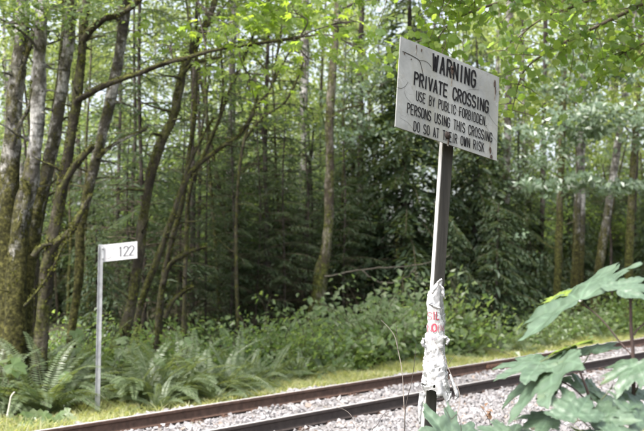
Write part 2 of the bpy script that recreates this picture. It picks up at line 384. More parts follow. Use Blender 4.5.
# ------------------------------------------------------------------ sleepers and rails
def build_track():
    wood = plain('creosoted_wood', (.075, .06, .05), .85, var=.5, scale=9, bmp=.5)
    rust = plain('rusty_steel', (.085, .05, .036), .75, var=.4, scale=12, bmp=.4)
    rust_d = plain('dark_rusty_steel', (.042, .032, .028), .7, var=.35, scale=12, bmp=.4)
    shine = plain('worn_rail_top', (.46, .44, .43), .42, metal=.15, var=.12, scale=6, bmp=.05)
    bar = plain('rusty_joint_bar', (.20, .11, .07), .85, var=.35, scale=25, bmp=.4)
    U3 = np.array([UX, UY, 0]); V3 = np.array([-UY, UX, 0]); Z3 = np.array([0, 0, 1.])
    proto = None
    for k in range(-6, 58):
        u = k * .56 - .3
        if proto is None:
            t = thing('railway_sleeper', 'dark wooden sleeper half buried in the pale ballast under the rails', 'sleeper', (*uv(u, 8.9), -.08), 'wooden sleepers under the rails')
            mb = MB(); box(mb, (*uv(u, 8.9), -.08), U3 * .11, V3 * 1.27, Z3 * .085)
            bevel(mb.build('beam', wood, t, smooth=False), .012)
            for vr in (VN, VF):
                mb = MB(); box(mb, (*uv(u, vr), .0115), U3 * .09, V3 * .15, Z3 * .0065); mb.build('tie_plate', rust, t, smooth=False)
                for sx, sv in ((.05, .088), (-.05, -.088)):
                    mb = MB(); box(mb, (*uv(u + sx, vr + sv), .028), U3 * .012, V3 * .02, Z3 * .011); mb.build('spike', rust, t, smooth=False)
            proto = t
        else: copies(proto, (*uv(u, 8.9), -.08))
    h = .17; z0 = .02
    prof = [(-.066, 0), (.066, 0), (.066, .012), (.012, .03), (.0085, .045), (.0085, .115), (.030, .127), (.035, .133), (.035, .160), (.027, .170), (-.027, .170), (-.035, .160), (-.035, .133), (-.030, .127), (-.0085, .115), (-.0085, .045), (-.012, .03), (-.066, .012)]
    us = np.arange(-30, 95, 2.5)
    for vr, nm, lab, rm, joints in ((VN, 'rail', 'nearer steel rail with silvery worn top and dark web', rust_d, (31.0, )), (VF, 'rail', 'farther rust brown rail beside the grass verge', rust, (16.05, 28.0))):
        t = thing(nm, lab, 'rail', (*uv(10, vr), z0), 'rails of the single track')
        mb = MB(); V = np.array([[(*uv(u, vr + a), z0 + b) for a, b in prof] for u in us]); k = len(prof)
        idx = np.arange(len(us) * k).reshape(-1, k)
        for j in range(k):
            f = np.stack([idx[:-1, j], idx[1:, j], idx[1:, (j + 1) % k], idx[:-1, (j + 1) % k]], -1)
            mb.F.append((f + 0, 1 if j in (9, ) else 0))
        mb.V.append(V.reshape(-1, 3)); mb.A.append(np.zeros(V.size // 3)); mb.n = V.size // 3
        mb.build('rail_section', [rm, shine], t, smooth=False)
        for u in joints:
            for sd in (-1, 1):
                mb = MB(); box(mb, (*uv(u, vr + sd * .022), z0 + .08), U3 * .31, V3 * .012, Z3 * .036)
                jb = bevel(mb.build('joint_bar', bar, t, smooth=False), .005)
                for q in (-.22, -.08, .08, .22):
                    c = np.array([*uv(u + q, vr + sd * .04), z0 + .08]); m2 = MB()
                    tube(m2, [c - V3 * .012, c + V3 * .012], [.014, .014], 6); m2.build('bolt', rust, jb, smooth=False)
build_track()

# ------------------------------------------------------------------ stroke lettering
def arc(cx, cy, rx, ry, a0, a1, n=9):
    return [(cx + rx * math.cos(R(a0 + (a1 - a0) * i / n)), cy + ry * math.sin(R(a0 + (a1 - a0) * i / n))) for i in range(n + 1)]
GW = .5
def glyph(c):
    """strokes of a narrow road-sign letter in a cell .5 wide and 1 high"""
    w = GW; h = w / 2
    S_ = arc(h, .74, h, .26, 20, 180, 8) + arc(h, .74, h, .24, 180, 270, 4)[1:] + arc(h, .25, h, .25, 90, -0, 4)[1:] + arc(h, .25, h, .25, 0, -160, 8)[1:]
    O_ = arc(h, .72, h, .28, 0, 180, 10) + arc(h, .28, h, .28, 180, 360, 10) + [(w, .72)]
    bowl = [(0, 1), (h, 1)] + arc(h, .76, h, .24, 90, -90, 8) + [(0, .52)]
    G = {'A': [[(0, 0), (h, 1), (w, 0)], [(.09, .3), (w - .09, .3)]],
         'B': [[(0, 0), (0, 1)], [(0, 1), (h, 1)] + arc(h, .76, h * .9, .24, 90, -90, 8) + [(0, .52)], [(0, .52), (h, .52)] + arc(h, .26, h, .26, 90, -90, 8) + [(0, 0)]],
         'C': [arc(h, .72, h, .28, 0, 180, 10) + arc(h, .28, h, .28, 180, 360, 10)],
         'D': [[(0, 0), (0, 1), (h * .8, 1)] + arc(h * .8, .7, w - h * .8, .3, 90, 0, 6) + arc(h * .8, .3, w - h * .8, .3, 0, -90, 6) + [(0, 0)]],
         'E': [[(w, 1), (0, 1), (0, 0), (w, 0)], [(0, .52), (w * .85, .52)]],
         'F': [[(w, 1), (0, 1), (0, 0)], [(0, .52), (w * .85, .52)]],
         'G': [arc(h, .72, h, .28, 0, 180, 10) + arc(h, .28, h, .28, 180, 360, 10) + [(w, .45), (h * 1.1, .45)]],
         'H': [[(0, 0), (0, 1)], [(w, 0), (w, 1)], [(0, .5), (w, .5)]],
         'I': [[(h, 0), (h, 1)]], 'L': [[(0, 1), (0, 0), (w * .9, 0)]],
         'K': [[(0, 0), (0, 1)], [(w, 1), (0, .42)], [(w * .35, .62), (w, 0)]],
         'N': [[(0, 0), (0, 1), (w, 0), (w, 1)]], 'O': [O_], 'P': [[(0, 0), (0, 1)], bowl],
         'R': [[(0, 0), (0, 1)], bowl, [(h * .9, .52), (w, 0)]], 'S': [S_],
         'T': [[(0, 1), (w, 1)], [(h, 1), (h, 0)]], 'U': [[(0, 1), (0, .27)] + arc(h, .27, h, .27, 180, 360, 10) + [(w, 1)]],
         'V': [[(0, 1), (h, 0), (w, 1)]], 'W': [[(-.04, 1), (.1, 0), (h, .85), (w - .1, 0), (w + .04, 1)]],
         'Y': [[(0, 1), (h, .48), (w, 1)], [(h, .48), (h, 0)]], '.': [[(h, 0), (h, .04)]],
         '1': [[(h, 0), (h, 1), (h - .12, .84)]], '0': [O_],
         '2': [arc(h, .74, h, .26, 170, -30, 10) + [(0, 0), (w, 0)]], '|': [[(h, 0), (h, 1)]]}
    return G.get(c, [])
def adv(c): return {'I': .30, '1': .34, '.': .3, ' ': .42, 'W': .64, '|': .3}.get(c, GW)
def text_strokes(s, gap=.2):
    out = []; x = 0
    for c in s:
        dx = x + (adv(c) - GW) / 2
        out += [[(a + dx, b) for a, b in st] for st in glyph(c)]
        x += adv(c) + gap
    return out, x - gap
def ribbon(mb, pts2, wd, fn, mi=0):
    """flat stroke of width wd along a 2-D polyline; fn lifts 2-D to 3-D"""
    p = np.array(pts2, float); n = len(p)
    d = unit(np.diff(p, axis=0)); L = []
    for i in range(1, n - 1):
        if np.dot(d[i - 1], d[i]) < .35:                       # sharp corner: two butted strokes
            ribbon(mb, p[:i + 1], wd, fn, mi); ribbon(mb, p[i:], wd, lambda q: np.asarray(fn(q)), mi); return
    for i in range(n):
        a = d[max(0, i - 1)]; b = d[min(n - 2, i)]
        t = a + b; t = t / (np.linalg.norm(t) + 1e-9) if np.linalg.norm(t) > .3 else b
        nrm = np.array([-t[1], t[0]]); k = min(1.6, 1 / max(.45, abs(np.dot(nrm, [-b[1], b[0]]))))
        e = np.zeros(2)
        if i == 0: e = -d[0] * wd * .25
        if i == n - 1: e = d[-1] * wd * .25
        L.append((p[i] + e + nrm * wd * k / 2, p[i] + e - nrm * wd * k / 2))
    V = [fn(q) for ab in L for q in ab]
    mb.add(V, [[2 * i, 2 * i + 1, 2 * i + 3, 2 * i + 2] for i in range(n - 1)], mi)

# ------------------------------------------------------------------ warning sign
SGC = np.array([.8483, 5.865, H + 1.0848]); yaw, roll, tilt = R(36.49), R(-9.74), R(5.9)
def sign_axes():
    u = np.array([math.cos(yaw), math.sin(yaw), 0]); n = np.array([math.sin(yaw), -math.cos(yaw), 0]); z = np.array([0, 0, 1.])
    n2 = n * math.cos(tilt) + z * math.sin(tilt); z2 = z * math.cos(tilt) - n * math.sin(tilt)
    return u * math.cos(roll) + z2 * math.sin(roll), z2 * math.cos(roll) - u * math.sin(roll), n2
SU, SZ, SN = sign_axes(); SW, SHh = .914, .61
def on_sign(px, py):
    """sign-plane coordinates (from centre) of a photo point"""
    d = P(px, py, 1.0) - np.array([0, 0, H]); o = np.array([0, 0, H])
    t = np.dot(SGC - o, SN) / np.dot(d, SN); q = o + d * t - SGC
    return np.array([np.dot(q, SU), np.dot(q, SZ)])
def sign_pt(q, off=.0): return SGC + SU * q[0] + SZ * q[1] + SN * off
def build_sign():
    b1 = sign_pt(on_sign(452, 68)); b2 = sign_pt(on_sign(447.5, 135.5))
    base_top = P(445.5, 150, 5.93); low = P(429, 400, 5.93)
    ax = unit(base_top - low); gbase = low + ax * ((gz(low[0], low[1]) - low[2]) / ax[2]); top = base_top + ax * .60
    t = thing('warning_sign', 'weathered white WARNING PRIVATE CROSSING sign board on a leaning timber post', 'sign', tuple(gbase))
    # panel
    m, nt, b = newmat('weathered_sign_paint')
    n1 = noise(nt, 3.2, 6, .65); n2 = noise(nt, 22, 5, .7); n3 = noise(nt, 2.0, 5, .7, sxyz=(3, 3, .6))
    c = ramp(nt, n1, [(.33, (.14, .146, .138)), (.5, (.205, .212, .202)), (.66, (.255, .262, .252))])
    c = mix(nt, ramp(nt, n3, [(.48, (0, 0, 0)), (.66, (.65, .65, .65))]), c, (.16, .16, .125))
    c = mix(nt, ramp(nt, n2, [(.56, (0, 0, 0)), (.72, (.5, .5, .5))]), c, (.22, .20, .16))
    vo = nd(nt, 'ShaderNodeTexVoronoi', Scale=6.5); vo.feature = 'DISTANCE_TO_EDGE'; tcv = nt.nodes.new('ShaderNodeTexCoord'); nz_ = nd(nt, 'ShaderNodeTexNoise', Scale=5.0, Detail=4.0)
    nt.links.new(tcv.outputs['Object'], nz_.inputs['Vector']); mvx = nt.nodes.new('ShaderNodeMix'); mvx.data_type = 'VECTOR'; mvx.inputs[0].default_value = .22; nt.links.new(tcv.outputs['Object'], mvx.inputs[4]); nt.links.new(nz_.outputs['Color'], mvx.inputs[5]); nt.links.new(mvx.outputs[1], vo.inputs['Vector'])
    c = mix(nt, ramp(nt, vo.outputs['Distance'], [(.003, (.32, .32, .32)), (.009, (0, 0, 0))]), c, (.07, .065, .05))
    n5 = noise(nt, 7, 6, .75); c = mix(nt, ramp(nt, n5, [(.60, (0, 0, 0)), (.66, (.6, .6, .6))]), c, (.31, .315, .30))
    nt.links.new(c, b.inputs['Base Color']); b.inputs['Roughness'].default_value = .55; bump(nt, n2, .12, .005, b)
    mb = MB(); nx, ny = 24, 16
    def wav(a, q): return .004 * math.sin(a * 7 + 1) + .003 * math.sin(q * 9 + a * 4)
    gx = np.linspace(-SW / 2, SW / 2, nx); gy = np.linspace(-SHh / 2, SHh / 2, ny)
    fr = np.array([[sign_pt((a, q), 0) for a in gx] for q in gy]); bk = np.array([[sign_pt((a, q), -.008) for a in gx] for q in gy])
    idx = np.arange(nx * ny).reshape(ny, nx); f = np.stack([idx[:-1, :-1], idx[:-1, 1:], idx[1:, 1:], idx[1:, :-1]], -1).reshape(-1, 4)
    mb.add(np.vstack([fr.reshape(-1, 3), bk.reshape(-1, 3)]), np.vstack([f, f[:, ::-1] + nx * ny]))
    rim = list(idx[0]) + list(idx[1:, -1]) + list(idx[-1, ::-1][1:]) + list(idx[::-1, 0][1:-1])
    mb.F.append((np.array([[rim[i], rim[i - 1], rim[i - 1] + nx * ny, rim[i] + nx * ny] for i in range(len(rim))]), 0))
    mb.build('panel', m, t, smooth=False)
    # lettering (lower-left of the first letter, lower-right of the last, and cap heights, read off the photo)
    ink = plain('faded_black_paint', (.013, .013, .014), .9, var=.4, scale=30, bmp=0, spec=.1)
    lines = [('WARNING', (432, 70), (474.7, 87.6), (432, 53.4), .175, .32),
             ('PRIVATE CROSSING', (414, 84.5), (487.7, 113), (414, 72), .165, .24),
             ('USE BY PUBLIC FORBIDDEN.', (416, 100.3), (486.5, 126.3), (416, 90.8), .14, .26),
             ('PERSONS USING THIS CROSSING', (407, 113), (491.5, 142.5), (407, 103), .145, .24),
             ('DO SO AT THEIR OWN RISK', (413.5, 130.8), (483.5, 152), (413.5, 121.3), .145, .26)]
    for s, bl, br, tl, wd, gap in lines:
        st, L = text_strokes(s, gap); a = on_sign(*bl); e = on_sign(*br); hh = abs(on_sign(*tl)[1] - a[1])
        ex = unit(e - a); ey = np.array([-ex[1], ex[0]]); sx = np.linalg.norm(e - a) / L
        mb = MB()
        for k, stroke in enumerate(st):
            pts = [a + ex * q[0] * sx + ey * q[1] * hh for q in stroke]
            ribbon(mb, pts, wd * min(hh, sx * 1.35) * .95, lambda q: sign_pt(q, .0025 + .0003 * (k % 5)))
        o = mb.build('lettering', ink, t, smooth=False); o['label'] = 'black capital lettering line reading ' + s.rstrip('.').lower()
    # cracks
    ck = plain('crack_grime', (.022, .02, .016), .9, var=.3, bmp=0)
    mb = MB()
    for wd, pts in ((.006, [(402.5, 51.5), (407, 53.5), (413, 56.5), (419, 60.5), (421, 66), (423.5, 77)]), (.003, [(419, 60.5), (424, 61), (428, 63), (431, 67)]),
                    (.0025, [(397, 87.5), (401, 88.5), (405, 86.5), (408, 82)]), (.0015, [(404, 91), (406, 97), (411, 103)]), (.0015, [(486, 108), (490, 117), (495, 124), (498, 127)]),
                    (.0013, [(480, 118), (488, 130), (497, 142)]), (.0012, [(461, 95), (466, 91), (472, 89.5), (479, 90)]), (.0012, [(440, 100), (452, 106), (463, 116)]), (.0012, [(400, 118), (408, 123), (414, 131)])):
        ribbon(mb, resample([on_sign(*q) for q in pts], 14), wd, lambda q: sign_pt(q, .0017))
    mb.build('crack', ck, t, smooth=False)
    # rust and dirt marks
    rs = plain('rust_stain', (.040, .026, .018), .9, var=.5, scale=60, bmp=0)
    def blot(px, py, rx, ry, off=.0042, k=11):
        c = on_sign(px, py); m2 = MB(); a = np.linspace(0, 2 * np.pi, k, endpoint=False); rr = rng.uniform(.65, 1.2, k)
        m2.add([sign_pt(c, off)] + [sign_pt(c + np.array([math.cos(q) * rx * w, math.sin(q) * ry * w]), off) for q, w in zip(a, rr)], [[0, 1 + i, 1 + (i + 1) % k] for i in range(k)])
        return m2
    for q in ((416.2, 46.5, .004, .017), (421.3, 50.5, .006, .012), (494.3, 84, .010, .028), (495.3, 91, .006, .03), (490, 151, .012, .03), (491, 157, .016, .016), (452, 70, .013, .04), (448, 141, .008, .03), (404, 54, .008, .006), (411, 59.5, .006, .005)):
        blot(*q).build('rust_mark', rs, t, smooth=False)
    run = plain('rust_run', (.165, .15, .125), .9, var=.4, scale=40, bmp=0)
    for px, py, ln_, w_ in ((452, 72, .10, .012), (448, 139, .045, .014), (495, 88, .09, .010), (416.5, 48, .05, .006), (490, 140, .06, .008)):
        c = on_sign(px, py); mb = MB(); ribbon(mb, [c, c + np.array([.002, -ln_ * .5]), c + np.array([-.001, -ln_])], w_, lambda q: sign_pt(q, .0011)); mb.build('rust_mark', run, t, smooth=False)
    bolt = plain('rusty_bolt', (.028, .02, .016), .7, metal=.4, var=.4, scale=40)
    for bp, rr in ((b1, .014), (b2, .026)):
        mb = MB(); tube(mb, [bp, bp + SN * .004, bp + SN * .009, bp + SN * .012], [rr, rr, rr * .8, rr * .4], 10); mb.build('bolt', bolt, t)
    # timber post: a narrow pale edge to the left, the dark face towards us
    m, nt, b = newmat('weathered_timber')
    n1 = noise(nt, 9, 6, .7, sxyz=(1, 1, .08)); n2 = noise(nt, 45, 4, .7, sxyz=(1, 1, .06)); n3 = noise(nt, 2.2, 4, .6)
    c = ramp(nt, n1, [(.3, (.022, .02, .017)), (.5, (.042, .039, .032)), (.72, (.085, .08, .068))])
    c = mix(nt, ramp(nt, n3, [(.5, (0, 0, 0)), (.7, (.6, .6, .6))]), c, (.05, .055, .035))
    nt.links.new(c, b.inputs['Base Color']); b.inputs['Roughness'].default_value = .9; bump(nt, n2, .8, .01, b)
    pn, pu = np.array([math.sin(yaw), -math.cos(yaw), 0]), np.array([math.cos(yaw), math.sin(yaw), 0])
    pn = unit(pn - ax * np.dot(pn, ax)); pu = unit(np.cross(ax, pn)); pu = pu if pu[0] > 0 else -pu
    # keep the post behind the panel
    mid = sign_pt((0, 0), -.012); c0 = gbase + ax * .8
    def back(pt):
        dd = np.dot(pt - mid, SN); return dd
    q0 = base_top; sh = max(back(q0 + s_ * pu * .048 + pn * .0155) for s_ in (-1, 1))
    hi = max(back(top + s_ * pu * .048 + pn * .0155) for s_ in (-1, 1))
    offv = -pn * (max(sh, hi, 0)) + pu * .026
    mb = MB(); cc = (gbase - ax * .4 + top) / 2 + offv; ln = np.linalg.norm(top - gbase + ax * .4) / 2
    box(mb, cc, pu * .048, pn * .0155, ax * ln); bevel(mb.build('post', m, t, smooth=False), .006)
    wm, nt, b = newmat('pale_post_edge')
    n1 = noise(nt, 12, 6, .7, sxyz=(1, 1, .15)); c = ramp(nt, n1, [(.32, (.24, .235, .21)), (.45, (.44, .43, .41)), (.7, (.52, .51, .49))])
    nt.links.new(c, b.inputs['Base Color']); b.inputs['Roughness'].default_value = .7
    mb = MB(); box(mb, cc - pu * .0525 - ax * .06 , pu * .0045, pn * .014, ax * (ln - .1)); bevel(mb.build('pale_edge', wm, t, smooth=False), .002)
    return gbase + offv, ax, pu, pn
PB, PAX, PPU, PPN = build_sign()

# ------------------------------------------------------------------ torn plastic wrapped round the post
def build_wrap():
    edge = [(279, 438, 442), (284, 435, 443), (290, 429.5, 443.5), (297, 427, 444), (304, 426, 444.5), (312, 427, 445.5), (322, 426.5, 446), (332, 426, 446), (338, 424.5, 446.5), (346, 424.5, 446), (356, 423.5, 446), (366, 422, 449), (376, 421, 450), (386, 420.5, 452), (393, 420.5, 453), (399, 421, 452)]
    ys = np.linspace(279, 399, 50); xl = np.interp(ys, [e[0] for e in edge], [e[1] for e in edge]); xr = np.interp(ys, [e[0] for e in edge], [e[2] for e in edge])
    Y0 = 5.9; r = np.random.default_rng(12); na = 52; nr = 90; ys = np.linspace(279, 399, nr); xl = np.interp(ys, [e[0] for e in edge], [e[1] for e in edge]); xr = np.interp(ys, [e[0] for e in edge], [e[2] for e in edge])
    def sm(a, k):
        for _ in range(k): a = (a + np.roll(a, 1, 1) + np.roll(a, -1, 1) + np.roll(a, 1, 0) + np.roll(a, -1, 0)) / 5
        return a / a.std()
    big = sm(r.normal(size=(nr, na)), 22); m1 = sm(r.normal(size=(nr, na)), 5); m2_ = sm(r.normal(size=(nr, na)), 2)
    jj, aa = np.meshgrid(np.arange(nr), np.arange(na), indexing='ij')
    dia = np.abs(np.sin(jj * np.where(jj > 48, .05, .22) + aa * .42 + big * 1.3)) + .7 * np.abs(np.sin(jj * np.where(jj > 48, .08, .35) - aa * .30 + m1 * .8))
    nz = .30 * big - .60 * dia + .35 * (1 - np.abs(m1)) + .22 * m2_; nz -= nz.mean()
    for j in (25, 47, 67): nz[j:j + 2] -= .5                  # where it is tied
    th = np.linspace(0, 2 * np.pi, na, endpoint=False)
    def cen(y): return P(np.interp(y, ys, (xl + xr) / 2), y, Y0)
    G = np.zeros((nr, na, 3))
    for i, y in enumerate(ys):
        c = P((xl[i] + xr[i]) / 2, y, Y0); hw = (xr[i] - xl[i]) / 2 * Y0 / F * .88
        dp = max(.055, hw * .8)
        rr = 1 + .12 * nz[i]
        G[i] = c + np.cos(th)[:, None] * (hw * rr)[:, None] * np.array([1, 0, 0]) + np.sin(th)[:, None] * (-dp * rr)[:, None] * np.array([.1, 1, 0]) + np.array([0, 0, 1]) * (.012 * nz[i][:, None])
    # ragged hem and torn top
    hem = np.cumsum(r.normal(size=na) * .02); hem -= np.linspace(0, hem[-1], na); hem = np.clip(hem, -.06, .06)
    for k in range(14): G[-1 - k, :, 2] += hem * (1 - k / 14)
    idx = np.arange(nr * na).reshape(nr, na)
    f = np.stack([idx[:-1], idx[1:], np.roll(idx[1:], -1, 1), np.roll(idx[:-1], -1, 1)], -1)
    keep = np.ones((nr - 1, na), bool)
    hol = sm(r.normal(size=(nr - 1, na)), 2); keep[76:, :] &= hol[76:, :] < 1.15
    keep[:5, 14:36] = False
    keep[:10, 0:6] = False; keep[:8, 46:] = False
    f = f[keep]
    m, nt, b = newmat('torn_white_plastic')
    g = noise(nt, 9, 5); c = ramp(nt, g, [(.3, (.46, .46, .46)), (.45, (.62, .62, .625)), (.62, (.70, .70, .705))])
    nt.links.new(c, b.inputs['Base Color']); b.inputs['Roughness'].default_value = .38
    tr = nt.nodes.new('ShaderNodeBsdfTranslucent'); tr.inputs['Color'].default_value = (.8, .8, .8, 1)
    ms = nt.nodes.new('ShaderNodeMixShader'); ms.inputs[0].default_value = .3
    nt.links.new(b.outputs[0], ms.inputs[1]); nt.links.new(tr.outputs[0], ms.inputs[2]); nt.links.new(ms.outputs[0], nt.nodes['Material Output'].inputs['Surface'])
    bump(nt, noise(nt, 30, 5, .7), .5, .015, b)
    t = thing('plastic_sheet', 'torn white plastic sheet with red letters wrapped round the sign post', 'plastic sheet', tuple(cen(399)))
    jr, ja = np.nonzero(keep); clear = (jr < 30) & ((ja < 9) | (ja > 41)) | ((jr >= 30) & ((ja < 6) | (ja > 44)) & (hol[jr, ja] > -.8)) | ((jr > 56) & (np.abs(ja - 40 - (jr - 56) * .05) < 2.5)) | ((jr > 50) & (hol[jr, ja] > 1.0))
    cm = m.copy(); cm.name = 'clear_plastic'; cn = cm.node_tree; tp = cn.nodes.new('ShaderNodeBsdfTransparent'); tp.inputs['Color'].default_value = (.8, .82, .8, 1); mo = cn.nodes['Material Output']; old = mo.inputs['Surface'].links[0].from_socket
    mx = cn.nodes.new('ShaderNodeMixShader'); mx.inputs[0].default_value = .72; cn.links.new(old, mx.inputs[1]); cn.links.new(tp.outputs[0], mx.inputs[2]); cn.links.new(mx.outputs[0], mo.inputs['Surface'])
    mb = MB().add(G.reshape(-1, 3), f[~clear]); mb.F.append((f[clear], 1))
    o = mb.build('sheet', [m, cm], t, smooth=False); sd = o.modifiers.new('thick', 'SOLIDIFY'); sd.thickness = .002
    # loose shreds: upper flap, side tabs, hanging strip at the lower left
    def strip(pts, Y, wpx):
        m2 = MB(); p = resample([(*q, 0) for q in pts], 12); w = np.interp(np.linspace(0, 1, 12), np.linspace(0, 1, len(wpx)), wpx)
        V = []
        for k in range(12):
            d = unit((p[min(k + 1, 11)] - p[max(k - 1, 0)])[:2]); nn = np.array([-d[1], d[0]])
            j = r.normal() * .6
            for s_ in (-1, 0, 1): V.append(P(*(p[k][:2] + nn * (w[k] * s_ / 2 + j * .5)), Y + r.normal() * .012 + .015 * abs(s_)))
        i = np.arange(36).reshape(12, 3)
        m2.add(V, np.stack([i[:-1, :-1], i[:-1, 1:], i[1:, 1:], i[1:, :-1]], -1).reshape(-1, 4))
        s2 = m2.build('shred', m, t); q = s2.modifiers.new('thick', 'SOLIDIFY'); q.thickness = .002
    strip([(431, 293), (435, 287), (439, 282), (442, 279)], 5.80, [5, 4, 3, 2])
    strip([(440, 284), (443, 292), (445, 299)], 5.82, [2.5, 3.5, 1])
    strip([(430, 303), (436, 307), (441, 308)], 5.79, [4, 4, 1.5])
    strip([(424, 338), (422.5, 343), (425, 348)], 5.84, [3, 4, 2])
    strip([(444, 336), (448, 340), (446, 345)], 5.83, [3, 4, 2])
    strip([(423, 393), (421, 402), (419.5, 412), (420, 424)], 5.84, [7, 5, 4, 2])
    strip([(450, 374), (454, 386), (457, 395), (455, 400)], 5.84, [2, 4, 4, 1])
    strip([(432, 368), (438, 380), (440, 396)], 5.77, [5, 8, 6])
    # red print on the wrap
    red = plain('red_print', (.36, .045, .07), .6, var=.2, bmp=0); pink = plain('faded_red_print', (.34, .14, .16), .6, var=.2, bmp=0); grey = plain('grey_print', (.25, .22, .26), .6, var=.2, bmp=0)
    def surf(q):
        i = int(np.clip(np.searchsorted(ys, q[1]), 0, nr - 1)); s_ = np.clip((q[0] - (xl[i] + xr[i]) / 2) / ((xr[i] - xl[i]) / 2), -.96, .96)
        hw = (xr[i] - xl[i]) / 2 * Y0 / F; dp = max(.055, hw * .8)
        j = math.acos(s_) / (2 * np.pi) * na; j0 = int(j) % na; k = nz[i, j0]
        k = max(nz[min(max(i + di, 0), nr - 1), (j0 + dj) % na] for di in (-2, -1, 0, 1, 2) for dj in (-2, -1, 0, 1, 2))
        return P(q[0], q[1], Y0 - dp * (1 + .12 * k) * math.sqrt(1 - s_ * s_) - .004)
    for txt, x0, y1, w_, h_, mt, wd, lab in (('S', 427.8, 320, 3.8, 7.6, pink, .9, None), ('IL', 433.2, 319.5, 6.0, 7.4, red, 1.1, None), ('N', 427.4, 331.5, 3.6, 7, pink, .7, None), ('O', 432.2, 331.3, 4.2, 7, red, 1.5, None), ('|', 437.6, 332, 1.5, 7, red, .6, None), ('N', 440.8, 331, 2.6, 6, pink, .5, None), ('10', 431.2, 340, 4.8, 3.4, grey, .7, None)):
        st, L = text_strokes(txt, .25); mb = MB()
        for stroke in st:
            pts = [(x0 + q[0] / L * w_, y1 - q[1] * h_) for q in stroke]
            if len(pts) == 2: pts = [tuple(v) for v in np.linspace(pts[0], pts[1], 5)]
            ribbon(mb, pts, wd, surf)
        mb.build('letter', mt, t, smooth=False)
build_wrap()

# ------------------------------------------------------------------ milepost
def build_milepost():
    Y = 13.7; foot = P(97.2, 405, Y); foot[2] = gz(foot[0], foot[1]); top = P(100.8, 244.5, Y)
    t = thing('milepost', 'slim white metal post with a small white flag plate numbered 122', 'milepost', tuple(foot))
    wh = plain('chalky_white_paint', (.50, .50, .51), .55, var=.08, scale=6); gr = plain('galvanised_metal', (.34, .35, .36), .5, metal=.2, var=.3, scale=7)
    ax = unit(top - foot); pu = np.array([.97, .24, 0]); pu = unit(pu - ax * np.dot(pu, ax)); pn = unit(np.cross(pu, ax))
    mb = MB(); L = np.linalg.norm(top - foot) / 2; c = (top + foot) / 2
    box(mb, c - ax * .15, pu * .030, pn * .004, ax * (L + .15)); box(mb, c - ax * .15 - pu * .032, pn * .026 , pu * .004, ax * (L + .148)); box(mb, c - ax * .15 + pu * .034 + pn * .012, pn * .014, pu * .004, ax * (L + .146))
    bevel(mb.build('post', gr, t, smooth=False), .002)
    Yp = Y - .05
    A, B, Cc, D = P(101.6, 245, Yp), P(137.2, 241.2, Yp + .08), P(137.2, 258.2, Yp + .08), P(101.6, 262, Yp)
    nrm = unit(np.cross(B - A, A - D)); nrm = nrm if nrm[1] < 0 else -nrm
    mb = MB(); mb.add([A, B, Cc, D, A - nrm * .006, B - nrm * .006, Cc - nrm * .006, D - nrm * .006], [[0, 3, 2, 1], [4, 5, 6, 7], [0, 1, 5, 4], [1, 2, 6, 5], [2, 3, 7, 6], [3, 0, 4, 7]])
    pl = mb.build('plate', wh, t, smooth=False)
    def on(q, off=.004): return D + (Cc - D) * q[0] + (A - D) * q[1] + nrm * off
    dk = plain('faded_number_paint', (.10, .10, .11), .7, var=.3, bmp=0)
    for ch, x0, w_ in (('1', .50, .10), ('2', .62, .125), ('2', .78, .125)):
        mb = MB(); st, L2 = text_strokes(ch)
        for s in st: ribbon(mb, [(x0 + q[0] / .5 * w_, .22 + q[1] * .56) for q in s], .034, on)
        mb.build('digit', dk, t, smooth=False)
    gh = plain('ghosted_number', (.485, .483, .492), .7, var=.08, bmp=0)
    for x0, w_ in ((.14, .10), (.30, .11)):
        mb = MB(); st, L2 = text_strokes('0')
        for s in st: ribbon(mb, [(x0 + q[0] / .5 * w_, .2 + q[1] * .58) for q in s], .05, on)
        mb.build('digit', gh, t, smooth=False)
    mb = MB(); box(mb, P(102.6, 253.5, Yp - .02), pu * .018, pn * .004, ax * .125); mb.build('bracket', gr, t, smooth=False)
    bt = plain('bolt_head', (.3, .3, .3), .5, metal=.5)
    for py in (248.5, 258.5):
        c = P(102.6, py, Yp - .03); mb = MB(); tube(mb, [c, c + np.array([0, -.012, 0])], [.012, .010], 8); mb.build('bolt', bt, t)
build_milepost()

# ------------------------------------------------------------------ trees
def curve(start, d, L, n, up=.0, wob=.12, r=rng):
    p = [np.array(start, float)]; d = unit(d)
    for i in range(n):
        d = unit(d + np.array([0, 0, up]) / n + r.normal(size=3) * wob); p.append(p[-1] + d * L / n)
    return np.array(p)
def limb_with_leaves(br, lv, start, d, L, r0, lm_size, per, r=rng, up=.3, spread=.38, nrm=(0, 0, 1), tilt=.5, kind='leaf', twigs=5, t0=.3, asp=.6):
    p = curve(start, d, L, 7, up, .13, r); tube(br, p, np.linspace(r0, r0 * .18, len(p)), 6, cap=False)
    for k in range(twigs):
        t = t0 + (1 - t0) * (k + r.random()) / twigs; i = t * (len(p) - 1); j = int(i); q = p[j] + (p[min(j + 1, len(p) - 1)] - p[j]) * (i - j)
        dd = unit(unit(p[min(j + 1, len(p) - 1)] - p[j]) * .8 + r.normal(size=3) * .7 + np.array([0, 0, .1])); tl = L * .28 * r.uniform(.5, 1.2)
        tw = curve(q, dd, tl, 4, -.1, .15, r); tube(br, tw, np.linspace(r0 * .28, .004, 5), 4, cap=False)
        c = tw[r.integers(1, 5, per)] + r.normal(size=(per, 3)) * np.array([spread, spread, spread * .45])
        N, D, S = leaf_frames(per, nrm, tilt, r); D = unit(D + np.array([0, 0, -.35])); S = unit(np.cross(N, D))
        s = lm_size * r.uniform(.65, 1.25, per)
        if kind == 'maple': lobed(lv, c, N, D, S, s * .62)
        else: leaves(lv, c, N, D, S, s, asp)
